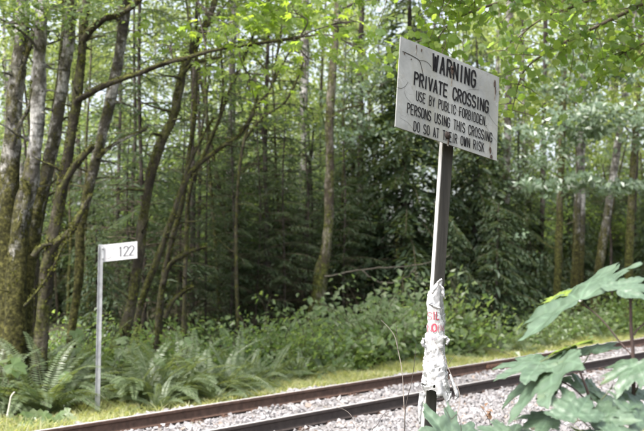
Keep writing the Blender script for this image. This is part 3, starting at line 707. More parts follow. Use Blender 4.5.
def trunk_path(path, Y, ztop, flare=1.5, r=rng):
    p = np.array([P(a, b, Y) for a, b, w in path]); w = np.array([w for a, b, w in path]) / 2 * Y / F
    g = gz(p[0][0], p[0][1]) - .25
    d = p[0] - p[1]; base = p[0] + d / abs(d[2] + 1e-6) * 0.35 * (p[0][2] - g) * np.sign(1); base = np.array([base[0], base[1], g])
    pts = [np.array([*base, w[0] * flare])] + [np.array([*a, b]) for a, b in zip(p, w)]
    last = p[-1]; dd = unit(p[-1] - p[-2]); z = last[2]; n = 5
    for i in range(n):
        dd = unit(dd + np.array([0, 0, .35]) + r.normal(size=3) * .07); st = max(.3, (ztop - z)) / n
        last = last + dd * st; pts.append(np.array([*last, w[-1] * (1 - (i + 1) / n) + .02]))
    return np.array(pts)
def tree(name, label, cat, path, Y, bark, ztop=15, leaf=None, nl=6, per=60, lsize=.11, limbs=(), zc=6.5, group=None, sprays=(), lump=.16, kind='leaf', flare=1.5, sides=12, Llimb=3.0):
    pts = trunk_path(path, Y, ztop, flare)
    q = resample(pts, 96); q[:, 3] *= .87; t = thing(name, label, cat, tuple(q[0][:3]), group)
    mb = MB(); tube(mb, q[:, :3], np.maximum(q[:, 3], .01), sides, lump=lump)
    skel = [k[:3] for k in q[12:]]
    for lp, LY, w0, w1 in limbs:
        LY0, LY1 = LY if isinstance(LY, tuple) else (LY, LY)
        n = len(lp); yy = np.linspace(LY0, LY1, n)
        a = resample([P(x, y, k) for (x, y), k in zip(lp, yy)], 4 * n); tube(mb, a, np.linspace(w0, w1, len(a)) / 2 * LY0 / F, 8, lump=.22); skel += list(a[2:])
    rs_ = np.random.default_rng(int(abs(path[0][0]) * 3 + Y)); cand = [k for k in range(6, len(q) - 6) if .6 < q[k][2] < 6.8]
    for k in rs_.choice(cand, min(len(cand), 9 if Y < 22 else 5), replace=False):
        az = rs_.random() * 6.3; d = np.array([math.cos(az), math.sin(az) - .3, rs_.uniform(-.1, .6)]); ln_ = rs_.choice([.12, .2, .45, .9]) * rs_.uniform(.7, 1.3); tube(mb, curve(q[k][:3] + unit(d) * q[k][3] * .6, d, ln_ + q[k][3] * .4, 5, -.1, .16, rs_), np.linspace(min(.03, q[k][3] * .4), .006, 6), 6, lump=.2)
    mb.build('trunk', bark, t)
    if Y < 24 and bark is not M_dark:
        pm = []
        for k in range(2, len(q) - 1):
            if q[k][2] > 6.9: break
            lowf = 1.0 if bark in (M_mosslimb, M_moss) else max(.12, 1 - q[k][2] / 4.2)
            n_ = int(46 * lowf * (q[k][3] / .15) ** .7); a_ = rs_.random(n_) * 6.3; kp = np.sin(a_ * 2 + q[k][2] * 2.3 + k * .11) + .8 * np.sin(a_ + q[k][2] * 5.1) > -.15; a_ = a_[kp]; n_ = len(a_)
            nn = np.stack([np.cos(a_), np.sin(a_), 0 * a_], 1); pm.append(np.concatenate([q[k][:3] + nn * q[k][3] * rs_.uniform(.96, 1.10, (n_, 1)) + np.array([0, 0, 1]) * rs_.uniform(-.08, .08, (n_, 1)), nn], 1))
        for p_ in skel[len(q) - 12::1]:
            n_ = 12; nn = unit(rs_.normal(size=(n_, 3)) * np.array([.8, .8, .6]) + np.array([0, 0, .35])); pm.append(np.concatenate([p_ + nn * .035 * rs_.uniform(.7, 1.25, (n_, 1)) + rs_.normal(size=(n_, 3)) * .03, nn], 1))
        pm = np.concatenate(pm); mm = MB(); N = unit(pm[:, 3:] + rs_.normal(size=(len(pm), 3)) * .45); D = unit(np.array([0, 0, -1.0]) + rs_.normal(size=(len(pm), 3)) * .7); D = unit(D - N * (D * N).sum(1, keepdims=True))
        leaves(mm, pm[:, :3], N, D, np.cross(N, D), rs_.uniform(.025, .06, len(pm)), .6); mm.build('moss', L_moss, t, smooth=False)
    br, lv = MB(), MB(); r = np.random.default_rng(int(abs(path[0][0]) * 13 + Y * 7))
    zz = q[:, 2]; nq = len(q) - 1
    for k in range(nl):
        z = zc + (ztop * .97 - zc) * (k + r.random() * .8) / nl; i = int(np.clip(np.searchsorted(zz, z), 1, nq)); az = k * 2.4 + r.random()
        f = 1 - .6 * (z - zc) / max(.1, ztop - zc)
        limb_with_leaves(br, lv, q[i][:3], (math.cos(az), math.sin(az), r.uniform(.15, .7)), Llimb * f * r.uniform(.7, 1.2), max(.012, q[i][3] * .45), lsize, per, r)
    for (sx, sy, SY, rx, ry, n, sz, nr, tl) in sprays:         # leafy side sprays hanging lower down
        c0 = P(sx, sy, SY); sk = np.array(skel); dd_ = np.linalg.norm((sk - c0) * np.array([1, 1, 1.0 if kind == 'maple' else 2.0]), axis=1); o_ = sk[int(np.argmin(dd_))]
        a = resample([o_, (o_ + c0) / 2 + np.array([0, 0, .12]) + r.normal(size=3) * .1, c0, c0 + unit(c0 - o_) * .3 - np.array([0, 0, .1])], 12)
        tube(br, a, np.linspace(.014, .004, 12), 5, cap=False)
        for m_ in range(7):
            e = c0 + r.normal(size=3) * np.array([rx * .6, .35, ry * .5]) * SY / F; tube(br, resample([a[r.integers(5, 11)], (a[8] + e) / 2 + r.normal(size=3) * .05, e], 6), np.linspace(.008, .003, 6), 4, cap=False)
        k = max(3, n // 14); cc = r.normal(size=(k, 3)) * np.array([rx, 0, ry]) * .62 * SY / F + np.array([0, 1, 0]) * r.normal(size=(k, 1)) * .5
        cc[:, 2] -= .25 * np.abs(cc[:, 0]) * .3
        c = c0 + cc[r.integers(0, k, n)] + r.normal(size=(n, 3)) * np.array([.20, .22, .07])
        N, D, S = leaf_frames(n, nr, tl, r); D = unit(D + np.array([0, -.2, -.45])); S = unit(np.cross(N, D)); s = sz * r.uniform(.7, 1.25, n)
        if kind == 'maple': lobed(lv, c, N, D, S, s * .62, 1)
        else: leaves(lv, c, N, D, S, s, .62, 1)
    if br.V: br.build('branches', M_twig if bark is not M_moss else M_mosslimb, t)
    if lv.V: lv.build('crown', [L_maple if kind == 'maple' else L_alder, leaf or L_alder], t, smooth=False)
    return t

FS = (.1, -.72, .72)
FW = (.35, -.55, .8)       # leaves turn towards the light over the railway clearing
tree('alder_tree', 'thick pale grey alder trunk leftmost in the photo, moss on its lower part', 'tree', [(10, 335, 27), (8, 220, 25), (14, 110, 19), (20, 50, 16.5), (23, 0, 15.5)], 15.0, M_alder, 16, nl=6, per=70, limbs=[([(15, 95), (21, 72), (30, 45), (36, 20), (44, -12)], 14.9, 6, 3), ([(12, 150), (18, 128), (30, 105), (33, 84)], 14.8, 5, 3)],
     sprays=[(12, 22, 14.2, 30, 10, 240, .10, FW, .45), (5, 75, 16, 22, 22, 130, .10, FW, .5), (38, 8, 13.8, 40, 8, 260, .11, FW, .4)])
tree('alder_tree', 'straight pale grey alder trunk second from the left with a mossy curved foot', 'tree', [(15, 335, 25), (19, 235, 22), (32, 172, 18), (38, 110, 15.5), (40, 50, 14.5), (41, 0, 13.5)], 14.7, M_alder2, 16.5, nl=6, per=70, limbs=[([(21, 225), (27, 195), (22, 180)], 14.5, 7, 6)],
     sprays=[(75, 10, 14.0, 40, 9, 300, .11, FW, .4), (58, 38, 15.2, 28, 10, 120, .1, FW, .5)])
tree('mossy_tree', 'slender dark moss coated trunk between two pale alders at far left', 'tree', [(32, 335, 9), (38, 235, 8), (48, 180, 7.5), (55, 110, 7), (61, 60, 6), (65, 15, 5)], 15.7, M_mosslimb, 13, nl=6, per=60, limbs=[([(62, 55), (66, 25), (62, 0)], 15.7, 4, 3)])
tree('alder_tree', 'banded grey alder trunk third pale stem from the left, mossy below', 'tree', [(24, 335, 18), (34, 222, 16), (46, 178, 15.5), (57, 120, 14), (65, 70, 13), (70, 30, 12), (72, 0, 11)], 15.2, M_alder, 16, nl=6, per=70)
tree('bigleaf_maple', 'dark mossy maple trunk at left with long moss draped limbs reaching right', 'tree', [(41, 340, 17), (49, 262, 15.5), (57, 215, 13.5), (66, 165, 12.5), (75, 112, 11.5), (81, 60, 10), (84, 20, 9), (86, -8, 8)], 14.5, M_mosslimb, 15, leaf=L_maple, kind='maple', nl=6, per=34, lsize=.17,
     limbs=[([(78, 100), (90, 93), (110, 83), (140, 73), (165, 63), (190, 57), (215, 50), (255, 44), (300, 37)], (14.4, 13.4), 7, 2.6),
            ([(83, 40), (92, 29), (104, 19), (115, 16), (130, 8), (142, -3), (160, -22)], (14.4, 14.0), 7.5, 5),
            ([(62, 188), (71, 172), (80, 160), (92, 146)], 14.3, 8, 6.5),
            ([(46, 268), (49, 252), (58, 241), (71, 231), (79, 216), (90, 196)], 14.3, 10, 5),
            ([(24, 306), (40, 288), (52, 270), (60, 252), (68, 238), (73, 226)], 14.2, 3, 1.5),
            ([(33, 256), (41, 247), (52, 243)], 14.25, 6, 6)],
     sprays=[(295, 12, 13.3, 40, 14, 190, .20, FW, .35), (345, 22, 13.1, 24, 14, 110, .20, FW, .35), (232, 30, 13.6, 40, 14, 120, .18, FW, .45), (303, 54, 13.3, 22, 7, 34, .19, FW, .4), (350, 44, 13.0, 16, 6, 26, .2, FW, .35), (250, 82, 13.8, 14, 7, 26, .19, FW, .4), (172, 50, 13.9, 14, 5, 14, .2, FW, .4), (200, 10, 13.8, 24, 10, 50, .19, FW, .4)])
tree('alder_tree', 'leaning lichen speckled alder trunk behind the left cluster', 'tree', [(72, 332, 10), (79, 275, 10), (81, 228, 10.5), (92, 175, 11.5), (106, 120, 12.5), (118, 60, 12.5), (125, 10, 12)], 16.5, M_alder, 17, nl=6, per=70, limbs=[([(97, 158), (110, 147), (126, 138), (146, 129)], 16.4, 5, 2.5)])
tree('mossy_tree', 'curving mossy trunk just right of the white milepost plate', 'tree', [(124, 340, 14), (130, 310, 12.5), (137, 270, 11.5), (143, 222, 10.5), (149, 185, 10.5), (158, 150, 11), (172, 120, 10.5), (178, 95, 9.5), (184, 68, 9), (195, 45, 8.5), (210, 15, 7.5), (218, -12, 6.5)], 17.0, M_mosslimb, 14, nl=8, per=90, lump=.2,
     limbs=[([(183, 73), (192, 65), (205, 60), (222, 57)], 16.9, 4.5, 2.5), ([(190, 55), (193, 38), (203, 30), (209, 22)], 16.9, 3.5, 2.5)])
tree('vine_maple', 'slender mossy stem forking up to the right beside the curving trunk', 'tree', [(137, 325, 8), (143, 297, 8), (157, 260, 7.5), (166, 235, 7), (174, 212, 6.5), (184, 184, 6.5), (194, 169, 6), (220, 148, 5), (238, 136, 4)], 17.6, M_mosslimb, 5.6, nl=2, per=40, zc=5, flare=1.2, sides=8, Llimb=1.2, limbs=[([(184, 184), (188, 168), (196, 150), (207, 128), (214, 118)], 17.6, 4, 2)])
tree('vine_maple', 'mossy stem with a bright green arching limb in the left middle', 'tree', [(158, 338, 9), (161, 297, 8), (166, 268, 7), (172, 240, 6.5), (183, 200, 5.5), (188, 160, 4.5)], 18.0, M_mosslimb, 7.5, nl=3, per=50, zc=6, flare=1.2, sides=8, Llimb=1.4,
     limbs=[([(163, 284), (170, 265), (182, 256), (191, 251), (206, 247)], 17.9, 6, 3.5), ([(165, 318), (172, 302), (185, 291), (193, 287)], 17.8, 5, 2.5)])
tree('vine_maple', 'thin dark leaning stem rising diagonally to the top left of centre', 'tree', [(184, 332, 6), (186, 250, 5), (190, 190, 4.5), (207, 148, 4.2), (219, 120, 4), (232, 85, 3.8), (248, 48, 3.4), (266, 5, 3)], 18.5, M_mosslimb, 8.5, leaf=L_maple, nl=3, per=40, zc=7, flare=1.2, sides=8, Llimb=1.5, lsize=.14,
     limbs=[([(219, 120), (223, 90), (221, 50), (222, 15)], 18.5, 2.5, 1.5)], sprays=[(262, 40, 18.4, 26, 12, 60, .17, FW, .5)])
tree('vine_maple', 'thin bent twin stems slanting through the bright gap at centre', 'tree', [(238, 330, 5), (236, 240, 4), (240, 165, 3.6), (252, 115, 3.5), (272, 85, 3), (276, 60, 2.4)], 21, M_mosslimb, 8.3, nl=2, per=40, zc=7.4, flare=1.2, sides=6, Llimb=1.2, limbs=[([(244, 140), (262, 118), (283, 104), (296, 82), (304, 60)], 21, 3, 1.8), ([(272, 85), (262, 66), (250, 52)], 21, 2.4, 1.5), ([(272, 85), (285, 60), (296, 40)], 21, 2.2, 1.4)])
tree('alder_tree', 'pale slim straight trunk left of centre against the bright leaves', 'tree', [(225, 330, 9), (229, 210, 9), (232, 100, 8.5), (233, 0, 8)], 26, M_alder2, 19, nl=6, per=70, lsize=.13, zc=9.5, limbs=[([(229, 195), (215, 186), (205, 178)], 26, 2, 1)])
tree('alder_tree', 'hazy pale trunk at centre, farthest of the pale ones left of the sign', 'tree', [(302, 300, 9.5), (303, 210, 9.5), (304, 110, 9.5), (305, 0, 9)], 34, M_alder2, 22, nl=6, per=70, lsize=.15, zc=12)
tree('bigleaf_maple', 'light brown trunk with bright moss patches and a bent foot at centre', 'tree', [(311, 350, 24), (316, 312, 19), (322, 270, 14.5), (328, 232, 11.5), (329.5, 180, 10.5), (330, 110, 10), (334, 55, 9), (338, 0, 8)], 23, barkmat('patchy_moss_bark', (.060, .048, .036), (.25, .225, .185), .49, (.055, .060, .014), base_moss_shade=.12), 17, nl=6, per=60, lsize=.13, zc=8.5, flare=1.7,
     limbs=[([(330, 120), (338, 112), (348, 108), (365, 104)], 22.8, 2.5, 1.5)], sprays=[(355, 65, 22, 26, 20, 240, .12, FW, .5)])
tree('bigleaf_maple', 'dark reddish straight trunk right of the mossy centre trunk with pale leaf sprays', 'tree', [(362, 330, 8), (361, 220, 7.5), (360, 110, 7), (362, 0, 6.5)], 27, M_dark, 18, leaf=L_sheen, nl=8, per=90, lsize=.13, zc=9.5, sprays=[(368, 128, 24.5, 24, 11, 240, .15, FW, .5), (345, 100, 25, 24, 14, 240, .15, FW, .5), (380, 85, 25, 30, 16, 260, .15, FW, .5), (345, 143, 24.5, 14, 5, 70, .15, FW, .5), (390, 50, 26, 40, 20, 300, .15, FW, .5)])
tree('dark_trunk_tree', 'blackish trunk close behind the mossy centre trunk', 'tree', [(298, 340, 9), (302, 270, 7), (307, 215, 5.5), (309, 170, 3.5)], 26, M_dark, 6.2, nl=3, per=40, zc=4.8, Llimb=1.4)
# right hand woods
tree('alder_tree', 'grey trunk immediately right of the sign board with pale leaf sprays', 'tree', [(507, 330, 9), (506, 220, 8.5), (508, 110, 8), (510, 0, 7.5)], 29, M_alder, 19, leaf=L_sheen, nl=6, per=60, lsize=.14, zc=10.5, sprays=[(525, 186, 26.5, 22, 7, 217, 0.20, FS, .42), (480, 175, 27, 26, 14, 240, .15, FW, .6), (470, 205, 27.5, 26, 10, 170, .15, FW, .6), (500, 235, 27, 30, 10, 150, .15, FW, .6)])
tree('mossy_tree', 'brown mossy trunk in the right woods left of two pale stems', 'tree', [(555, 335, 10), (558, 270, 9), (560, 200, 8), (563, 100, 7.5), (564, 0, 7)], 31, M_moss, 19, leaf=L_sheen, nl=6, per=60, lsize=.14, zc=11, sprays=[(568, 128, 26, 44, 11, 609, 0.20, FS, .36), (605, 112, 25.5, 40, 12, 551, 0.20, FS, .36), (583, 182, 26.5, 34, 7, 377, 0.20, FS, .36), (540, 160, 28, 26, 12, 232, 0.18, FS, .42), (626, 188, 27, 24, 6, 188, 0.20, FS, .36)])
tree('alder_tree', 'thin pale upright stem in the right woods', 'tree', [(581, 320, 6.5), (582, 220, 6.5), (583, 140, 6), (585, 0, 6)], 35, M_alder2, 20, leaf=L_far, nl=8, per=90, lsize=.15, zc=13)
tree('alder_tree', 'pale lichen blotched trunk leaning right near the right edge', 'tree', [(594, 315, 11), (600, 262, 10), (607, 215, 9), (617, 150, 8), (630, 60, 7), (636, 0, 6)], 33, M_alder2, 20, leaf=L_sheen, nl=6, per=60, lsize=.15, zc=12, sprays=[(618, 72, 27, 34, 14, 551, 0.20, FS, .36), (600, 48, 28, 44, 16, 493, 0.19, FS, .42), (560, 88, 28.5, 40, 16, 435, 0.19, FS, .42), (640, 130, 27.5, 22, 14, 290, 0.20, FS, .36)])
tree('dark_trunk_tree', 'thin dark straight stem left of the brown mossy trunk at right', 'tree', [(540, 330, 6), (542, 220, 5.5), (544, 120, 5), (546, 0, 4.5)], 33, M_dark, 18, nl=8, per=80, lsize=.14, zc=11)
tree('dark_trunk_tree', 'thin brown stem against the right edge of the photo', 'tree', [(636, 320, 7), (634, 220, 6), (637, 120, 6), (642, 0, 5)], 37, M_dark, 18, leaf=L_far, nl=8, per=80, lsize=.15, zc=12)

# vine maple rooted outside the frame on the near side, its boughs hanging in at the upper right
def vine_boughs():
    r = np.random.default_rng(21)
    base = np.array([5.9, 8.9, 0.]); base[2] = gz(base[0], base[1]) - .1
    t = thing('vine_maple', 'bright green vine maple boughs hanging behind the warning sign at upper right', 'tree', tuple(base))
    mb = MB(); crotch = base + np.array([-.25, .25, 3.4])
    tube(mb, resample([base, base + np.array([.1, .05, 1.4]), crotch], 14), np.linspace(.10, .07, 14), 10, lump=.12)
    lv = MB()
    bl = [([(700, -70), (640, -45), (560, -18), (500, 2), (455, 20), (430, 48)], (9.4, 9.2)), ([(720, -40), (650, 0), (600, 25), (560, 45), (525, 70), (512, 110)], (9.6, 9.9)),
          ([(720, -110), (620, -75), (540, -40), (480, -18), (440, -6)], (9.3, 8.9)), ([(730, 0), (680, 30), (640, 45), (610, 60)], (9.7, 10.2)), ([(720, -80), (640, -30), (590, 0), (540, 20), (500, 55)], (9.9, 10.3)), ([(720, -90), (600, -60), (500, -50), (420, -30), (370, -12)], (9.2, 8.6))]
    for lp, (a, b) in bl:
        yy = np.linspace(a, b, len(lp)); q = resample([crotch + np.array([0, 0, r.uniform(-.3, .1)])] + [P(x, y, k) for (x, y), k in zip(lp, yy)], 40)
        tube(mb, q, np.linspace(.035, .005, 40), 6, cap=False)
        for k in range(30):
            i = r.integers(13, 40); d = np.array([r.normal() * .7 - .2, r.normal() * .6, r.normal() * .35 - .25]); tw = curve(q[i], d, r.uniform(.25, .7), 5, -.25, .12, r); tube(mb, tw, np.linspace(.006, .002, 6), 4, cap=False)
            n = r.integers(9, 17); c = tw[r.integers(1, 6, n)] + r.normal(size=(n, 3)) * np.array([.10, .10, .06])
            N, D, S = leaf_frames(n, (.1, -.45, .75), .45, r); D = unit(D + np.array([0, -.1, -.8])); N = unit(N - D * (N * D).sum(1, keepdims=True)); S = np.cross(N, D)
            lobed(lv, c, N, D, S, .070 * r.uniform(.6, 1.25, n), lobe=[(0, 1.0), (16, .84), (26, .74), (40, .88), (55, .72), (75, .70), (100, .52), (140, .34), (180, .08)])
    mb.build('branches', M_stem, t); lv.build('leaves', L_vine, t, smooth=False)
vine_boughs()

# ------------------------------------------------------------------ conifers
def conifer(name, label, h, r0, zlo, Lmax, nb, droop, leaf, seed, dead=0, fine=.13, group=None, sparse=1.0, asp=.34):
    r = np.random.default_rng(seed); t = thing(name, label, 'tree', (0, 0, 0), group)
    mb = MB(); z = np.linspace(-.3, h, 20); pth = np.stack([.08 * np.sin(z * .5 + seed), .08 * np.cos(z * .4), z], 1)
    tube(mb, pth, r0 * (1 - (z + .3) / (h + .35)) ** .8 + .012 + .25 * r0 * np.exp(-np.maximum(z, 0) * 2), 10, lump=.1)
    mb.build('trunk', M_dark, t)
    br = MB(); lv = MB()
    def axis(zb, az, L, dr):
        n = 9; s = np.linspace(0, 1, n); out = L * s * (1 - .12 * s); hh = .18 * L * s - dr * L * s * s
        k = az + .12 * r.normal() * s
        return np.stack([np.cos(k) * out + .08 * np.sin(zb * .5 + seed), np.sin(k) * out + .08 * np.cos(zb * .4), zb + hh], 1)
    for k in range(dead):
        zb = .6 + (zlo + 1.5) * r.random(); p = axis(zb, r.random() * 6.3, Lmax * r.uniform(.35, .8), r.uniform(.0, .35)); p += r.normal(size=p.shape) * .03
        tube(br, p, np.linspace(.016, .004, 9), 5, cap=False)
        for m_ in range(3):
            i = r.integers(3, 9); d = unit(p[i] - p[i - 1] + r.normal(size=3) * .6); tube(br, curve(p[i], d, .5, 3, -.2, .2, r), np.linspace(.006, .002, 4), 4, cap=False)
    Cs, Ns, Ds = [], [], []
    for k in range(nb):
        f = ((k + r.random()) / nb); zb = zlo + (h * .985 - zlo) * f ** 1.1
        if zlo < .1 and False: continue
        L = (Lmax * (1 - (zb - zlo) / (h - zlo)) ** .75 + .25) * r.uniform(.75, 1.15)
        if zb < zlo + 1.2: L *= r.uniform(.55, 1)
        p = axis(zb, k * 2.399 + r.normal() * .3, L, droop * r.uniform(.7, 1.3)); tube(br, p, np.linspace(max(.008, .012 * L), .003, 9), 5, cap=False)
        m_ = int(max(6, L / fine * sparse)); ts = np.linspace(.14, 1, m_)
        for side in (-1, 1):
            tt = np.clip(ts + r.normal(size=m_) * .015, .05, 1) * 8; i = np.minimum(tt.astype(int), 7); fr = (tt - i)[:, None]
            q = p[i] * (1 - fr) + p[i + 1] * fr; ax = unit(p[i + 1] - p[i]); sd = unit(np.cross(ax, [0, 0, 1.])) * side
            dd = unit(ax * .75 + sd * .8 + np.array([0, 0, -.18 - droop * .35]) + r.normal(size=(m_, 3)) * .14)
            bl = np.clip(.42 * L * (1 - ts) ** .8 + .10, .08, .75) * r.uniform(.6, 1.2, m_)
            nk = 5
            for j in range(nk):
                s_ = (j + .5) / nk; c = q + dd * (bl * s_)[:, None] + np.array([0, 0, -1]) * (bl * s_ * s_ * .35)[:, None]
                Cs.append(np.stack([*c.T, bl / nk * 2.1 + .035], 1)); Ns.append(np.tile([0, 0, 1.], (m_, 1)) + sd * .25 + r.normal(size=(m_, 3)) * .35); Ds.append(dd + np.array([0, 0, -.3 * s_]) + r.normal(size=(m_, 3)) * .22)
    C = np.concatenate(Cs); N = unit(np.concatenate(Ns)); D = np.concatenate(Ds); D = unit(D - N * (D * N).sum(1, keepdims=True)); S = np.cross(N, D)
    leaves(lv, C[:, :3], N, D, S, C[:, 3], asp, fold=.05)
    br.build('branches', M_stem, t); lv.build('crown', leaf, t, smooth=False)
    return t
def at(px, Y):
    x = (px - 322) / F * Y; return (x, Y, float(gz(x, Y)) - .03)
hem = conifer('hemlock_tree', 'slim dark hemlock with thin drooping boughs behind the curving mossy trunk', 15, .045, 2.2, 1.9, 64, .30, L_hem, 1, dead=34, sparse=.62, asp=.2)
hem.location = at(141, 20.5)
hem2 = conifer('hemlock_tree', 'young hemlock with bare dead lower branches in the shade left of centre', 17, .065, 4.0, 2.6, 60, .34, L_hem, 2, dead=60, sparse=.6, asp=.2); hem2.location = at(268, 25)
ced = conifer('cedar_tree', 'dense dark green cedar with heavy drooping fronds behind the sign', 12, .17, .5, 2.9, 150, .55, L_cedar, 3, dead=6); ced.location = at(408, 26)
ced2 = conifer('cedar_tree', 'bushy dark cedar right of the sign post with fronds to the ground', 9.5, .14, .3, 2.3, 140, .5, L_cedar, 4, dead=4); ced2.location = at(476, 27.5)
small = conifer('young_hemlock', 'small feathery conifer sapling in the understory right of the post', 4.2, .05, .25, 1.3, 70, .38, L_cedar, 5); small.location = at(497, 25.5)
GC = 'dark conifers in the woods across the track'
LC = 'blurred dark conifer among the trunks deeper in the woods'
for px, Y, src, rz, s, lab in ((352, 29, ced, 2.0, .72, 'dark cedar between the mossy centre trunk and the sign'), (520, 33, ced2, 2.2, .85, 'dark cedar in the gap between sign and right woods'), (197, 24, hem2, 3.3, .8, 'feathery dark hemlock right of the bright arching moss limb'),
                               (236, 29, ced2, 5.1, .62, None), (290, 30, ced2, 2.5, .62, None), (318, 33, ced2, .7, .75, None), (118, 24, hem, 4.0, 1.0, None), (168, 27, ced2, 5.6, .55, None), (255, 33, ced, 3.0, .5, None), (92, 27, ced2, .4, .5, None), (205, 34, ced2, 1.4, .62, None), (334, 38, hem2, 4.4, .7, None),
                               (570, 38, ced2, 3.5, .75, None), (612, 40, ced2, 2.8, .7, None), (484, 38, hem2, 1.9, .7, None), (545, 42, ced, 5.0, .6, None), (650, 36, ced2, 1.0, .7, None), (150, 33, ced, 2.2, .5, None), (60, 28, ced2, 4.0, .5, None), (10, 26, ced2, 1.0, .5, None), (-60, 24, ced, 1.6, .6, None), (700, 42, ced, 3.6, .7, None), (275, 40, ced, .9, .55, None), (225, 38, ced2, 2.9, .75, None), (180, 40, ced, 2.9, .5, None), (130, 38, ced2, .9, .7, None), (590, 45, ced, 1.9, .6, None), (630, 46, ced, 0.4, .6, None)):
    copies(src, at(px, Y), rz, s, lab or LC, None if lab else GC)
for px, Y, src, rz, s_ in ((206, 21.5, hem, 1.0, .42), (232, 22.5, hem2, 2.0, .42), (258, 22.8, hem, 3.0, .46), (284, 23.0, hem2, 4.0, .40), (182, 20.8, hem2, 5.0, .36), (306, 24.5, hem, 2.5, .46), (344, 24.5, hem2, .8, .40), (222, 26, ced2, .8, .5), (272, 26.5, ced2, 1.8, .52), (128, 21, hem2, 3.6, .36)):
    copies(src, at(px, Y), rz, (s_ * 1.25, s_ * 1.25, s_), LC, GC)
copies(small, at(452, 24.5), 2.0, .8, 'small conifer sapling close behind the sign post'); copies(small, at(238, 23.5), 1.0, .9, 'low conifer sapling in shade between the ferns and the dark woods'); copies(small, at(98, 19.5), 3.0, .75, 'feathery conifer sapling behind the milepost')

# thin shaded poles with dead snags
def pole(seed, h, rad, bark):
    r = np.random.default_rng(seed); t = thing('slim_tree', LPL, 'tree', (0, 0, 0), 'slim bare poles standing in the shade of the woods')
    p = curve((0, 0, -.2), (r.normal() * .05, r.normal() * .05, 1), h, 14, .2, .035, r); mb = MB(); tube(mb, p, np.linspace(rad, rad * .35, 15), 8, lump=.12); mb.build('trunk', bark, t)
    br = MB()
    for k in range(26):
        i = r.integers(1, 12); az = r.random() * 6.3; q = curve(p[i] + (p[i + 1] - p[i]) * r.random(), (math.cos(az), math.sin(az), r.normal() * .3), r.uniform(.5, 2.0), 6, -.3, .15, r); tube(br, q, np.linspace(.013, .003, 7), 4, cap=False)
        for m_ in range(2): j = r.integers(2, 6); tube(br, curve(q[j], unit(q[j] - q[j - 1] + r.normal(size=3) * .6), .45, 3, -.2, .2, r), np.linspace(.005, .002, 4), 4, cap=False)
    br.build('branches', M_mosslimb, t); return t
LPL = 'slim bare trunk with dead snags among others in the shaded woods'
pl = [pole(71, 11, .075, M_dark), pole(72, 12, .06, M_moss), pole(73, 10, .085, M_mosslimb)]
pr = np.random.default_rng(8)
for i, (px, Y) in enumerate(((192, 22), (222, 23), (246, 23.5), (268, 24), (289, 25), (297, 29), (312, 27), (341, 28), (176, 24), (132, 24), (90, 22), (262, 31), (240, 34), (214, 31), (372, 34), (385, 31), (470, 30), (518, 32), (530, 36), (568, 33), (590, 39), (612, 37), (646, 38), (50, 22), (30, 24), (70, 25))):
    loc = at(px, Y)
    if i < 3: pl[i].location = loc
    else: copies(pl[i % 3], loc, pr.random() * 6.28, (pr.uniform(.7, 1.1),) * 2 + (pr.uniform(.55, .95),))

# ------------------------------------------------------------------ farther broadleaf trees
def far_tree(seed, h, bark, leaf, pale):
    r = np.random.default_rng(seed); t = thing('alder_tree', pale, 'tree', (0, 0, 0), 'blurred broadleaf trees deeper in the woods')
    z = np.linspace(-.3, h, 16); q = np.stack([.35 * np.sin(z * .22 + seed), .3 * np.sin(z * .27 + seed * 2), z], 1) - np.array([.35 * math.sin(seed), .3 * math.sin(seed * 2), 0])
    rad = .125 * (1 - (z + .3) / (h + .5)) ** .7 + .02; mb = MB(); tube(mb, q, rad, 9, lump=.12); mb.build('trunk', bark, t)
    br, lv = MB(), MB(); nl = 13
    for k in range(nl):
        zz = 6.0 + (h - 6.4) * ((k + r.random()) / nl); i = int(np.clip(np.searchsorted(z, zz), 1, 15)); az = k * 2.4 + r.random(); f = .45 + .55 * math.sin(min(1, (zz / h)) * 2.6)
        limb_with_leaves(br, lv, q[i], (math.cos(az), math.sin(az), r.uniform(.0, .6)), 3.2 * f * r.uniform(.6, 1.2), .035, .17, 75, r, spread=.42, nrm=FW, tilt=.55, twigs=5)
    br.build('branches', M_twig, t); lv.build('crown', leaf, t, smooth=False); return t
LF = 'blurred broadleaf tree with bright backlit leaves deeper in the woods'
ft = [far_tree(31, 17, M_alder, L_far, LF), far_tree(32, 20, M_alder2, L_far, LF), far_tree(33, 14, M_moss, L_far, LF), far_tree(34, 18, M_dark, L_far, LF)]
r = np.random.default_rng(5); spots = []
for px, Y in ((180, 40), (128, 38), (255, 46), (330, 48), (60, 36), (20, 33), (378, 46), (440, 50), (512, 46), (560, 48), (608, 46), (645, 44), (528, 40), (470, 54), (400, 58), (-20, 36), (-70, 42), (710, 46), (770, 52), (-90, 30), (730, 58), (575, 34), (627, 31), (90, 44)):
    spots.append((px, Y))
for i, (px, Y) in enumerate(spots):
    src = ft[i % 4]; loc = at(px, Y)
    if i < 4: src.location = loc; src.rotation_euler = (0, 0, r.random() * 6)
    else: copies(src, loc, r.random() * 6.28, r.uniform(.85, 1.15))

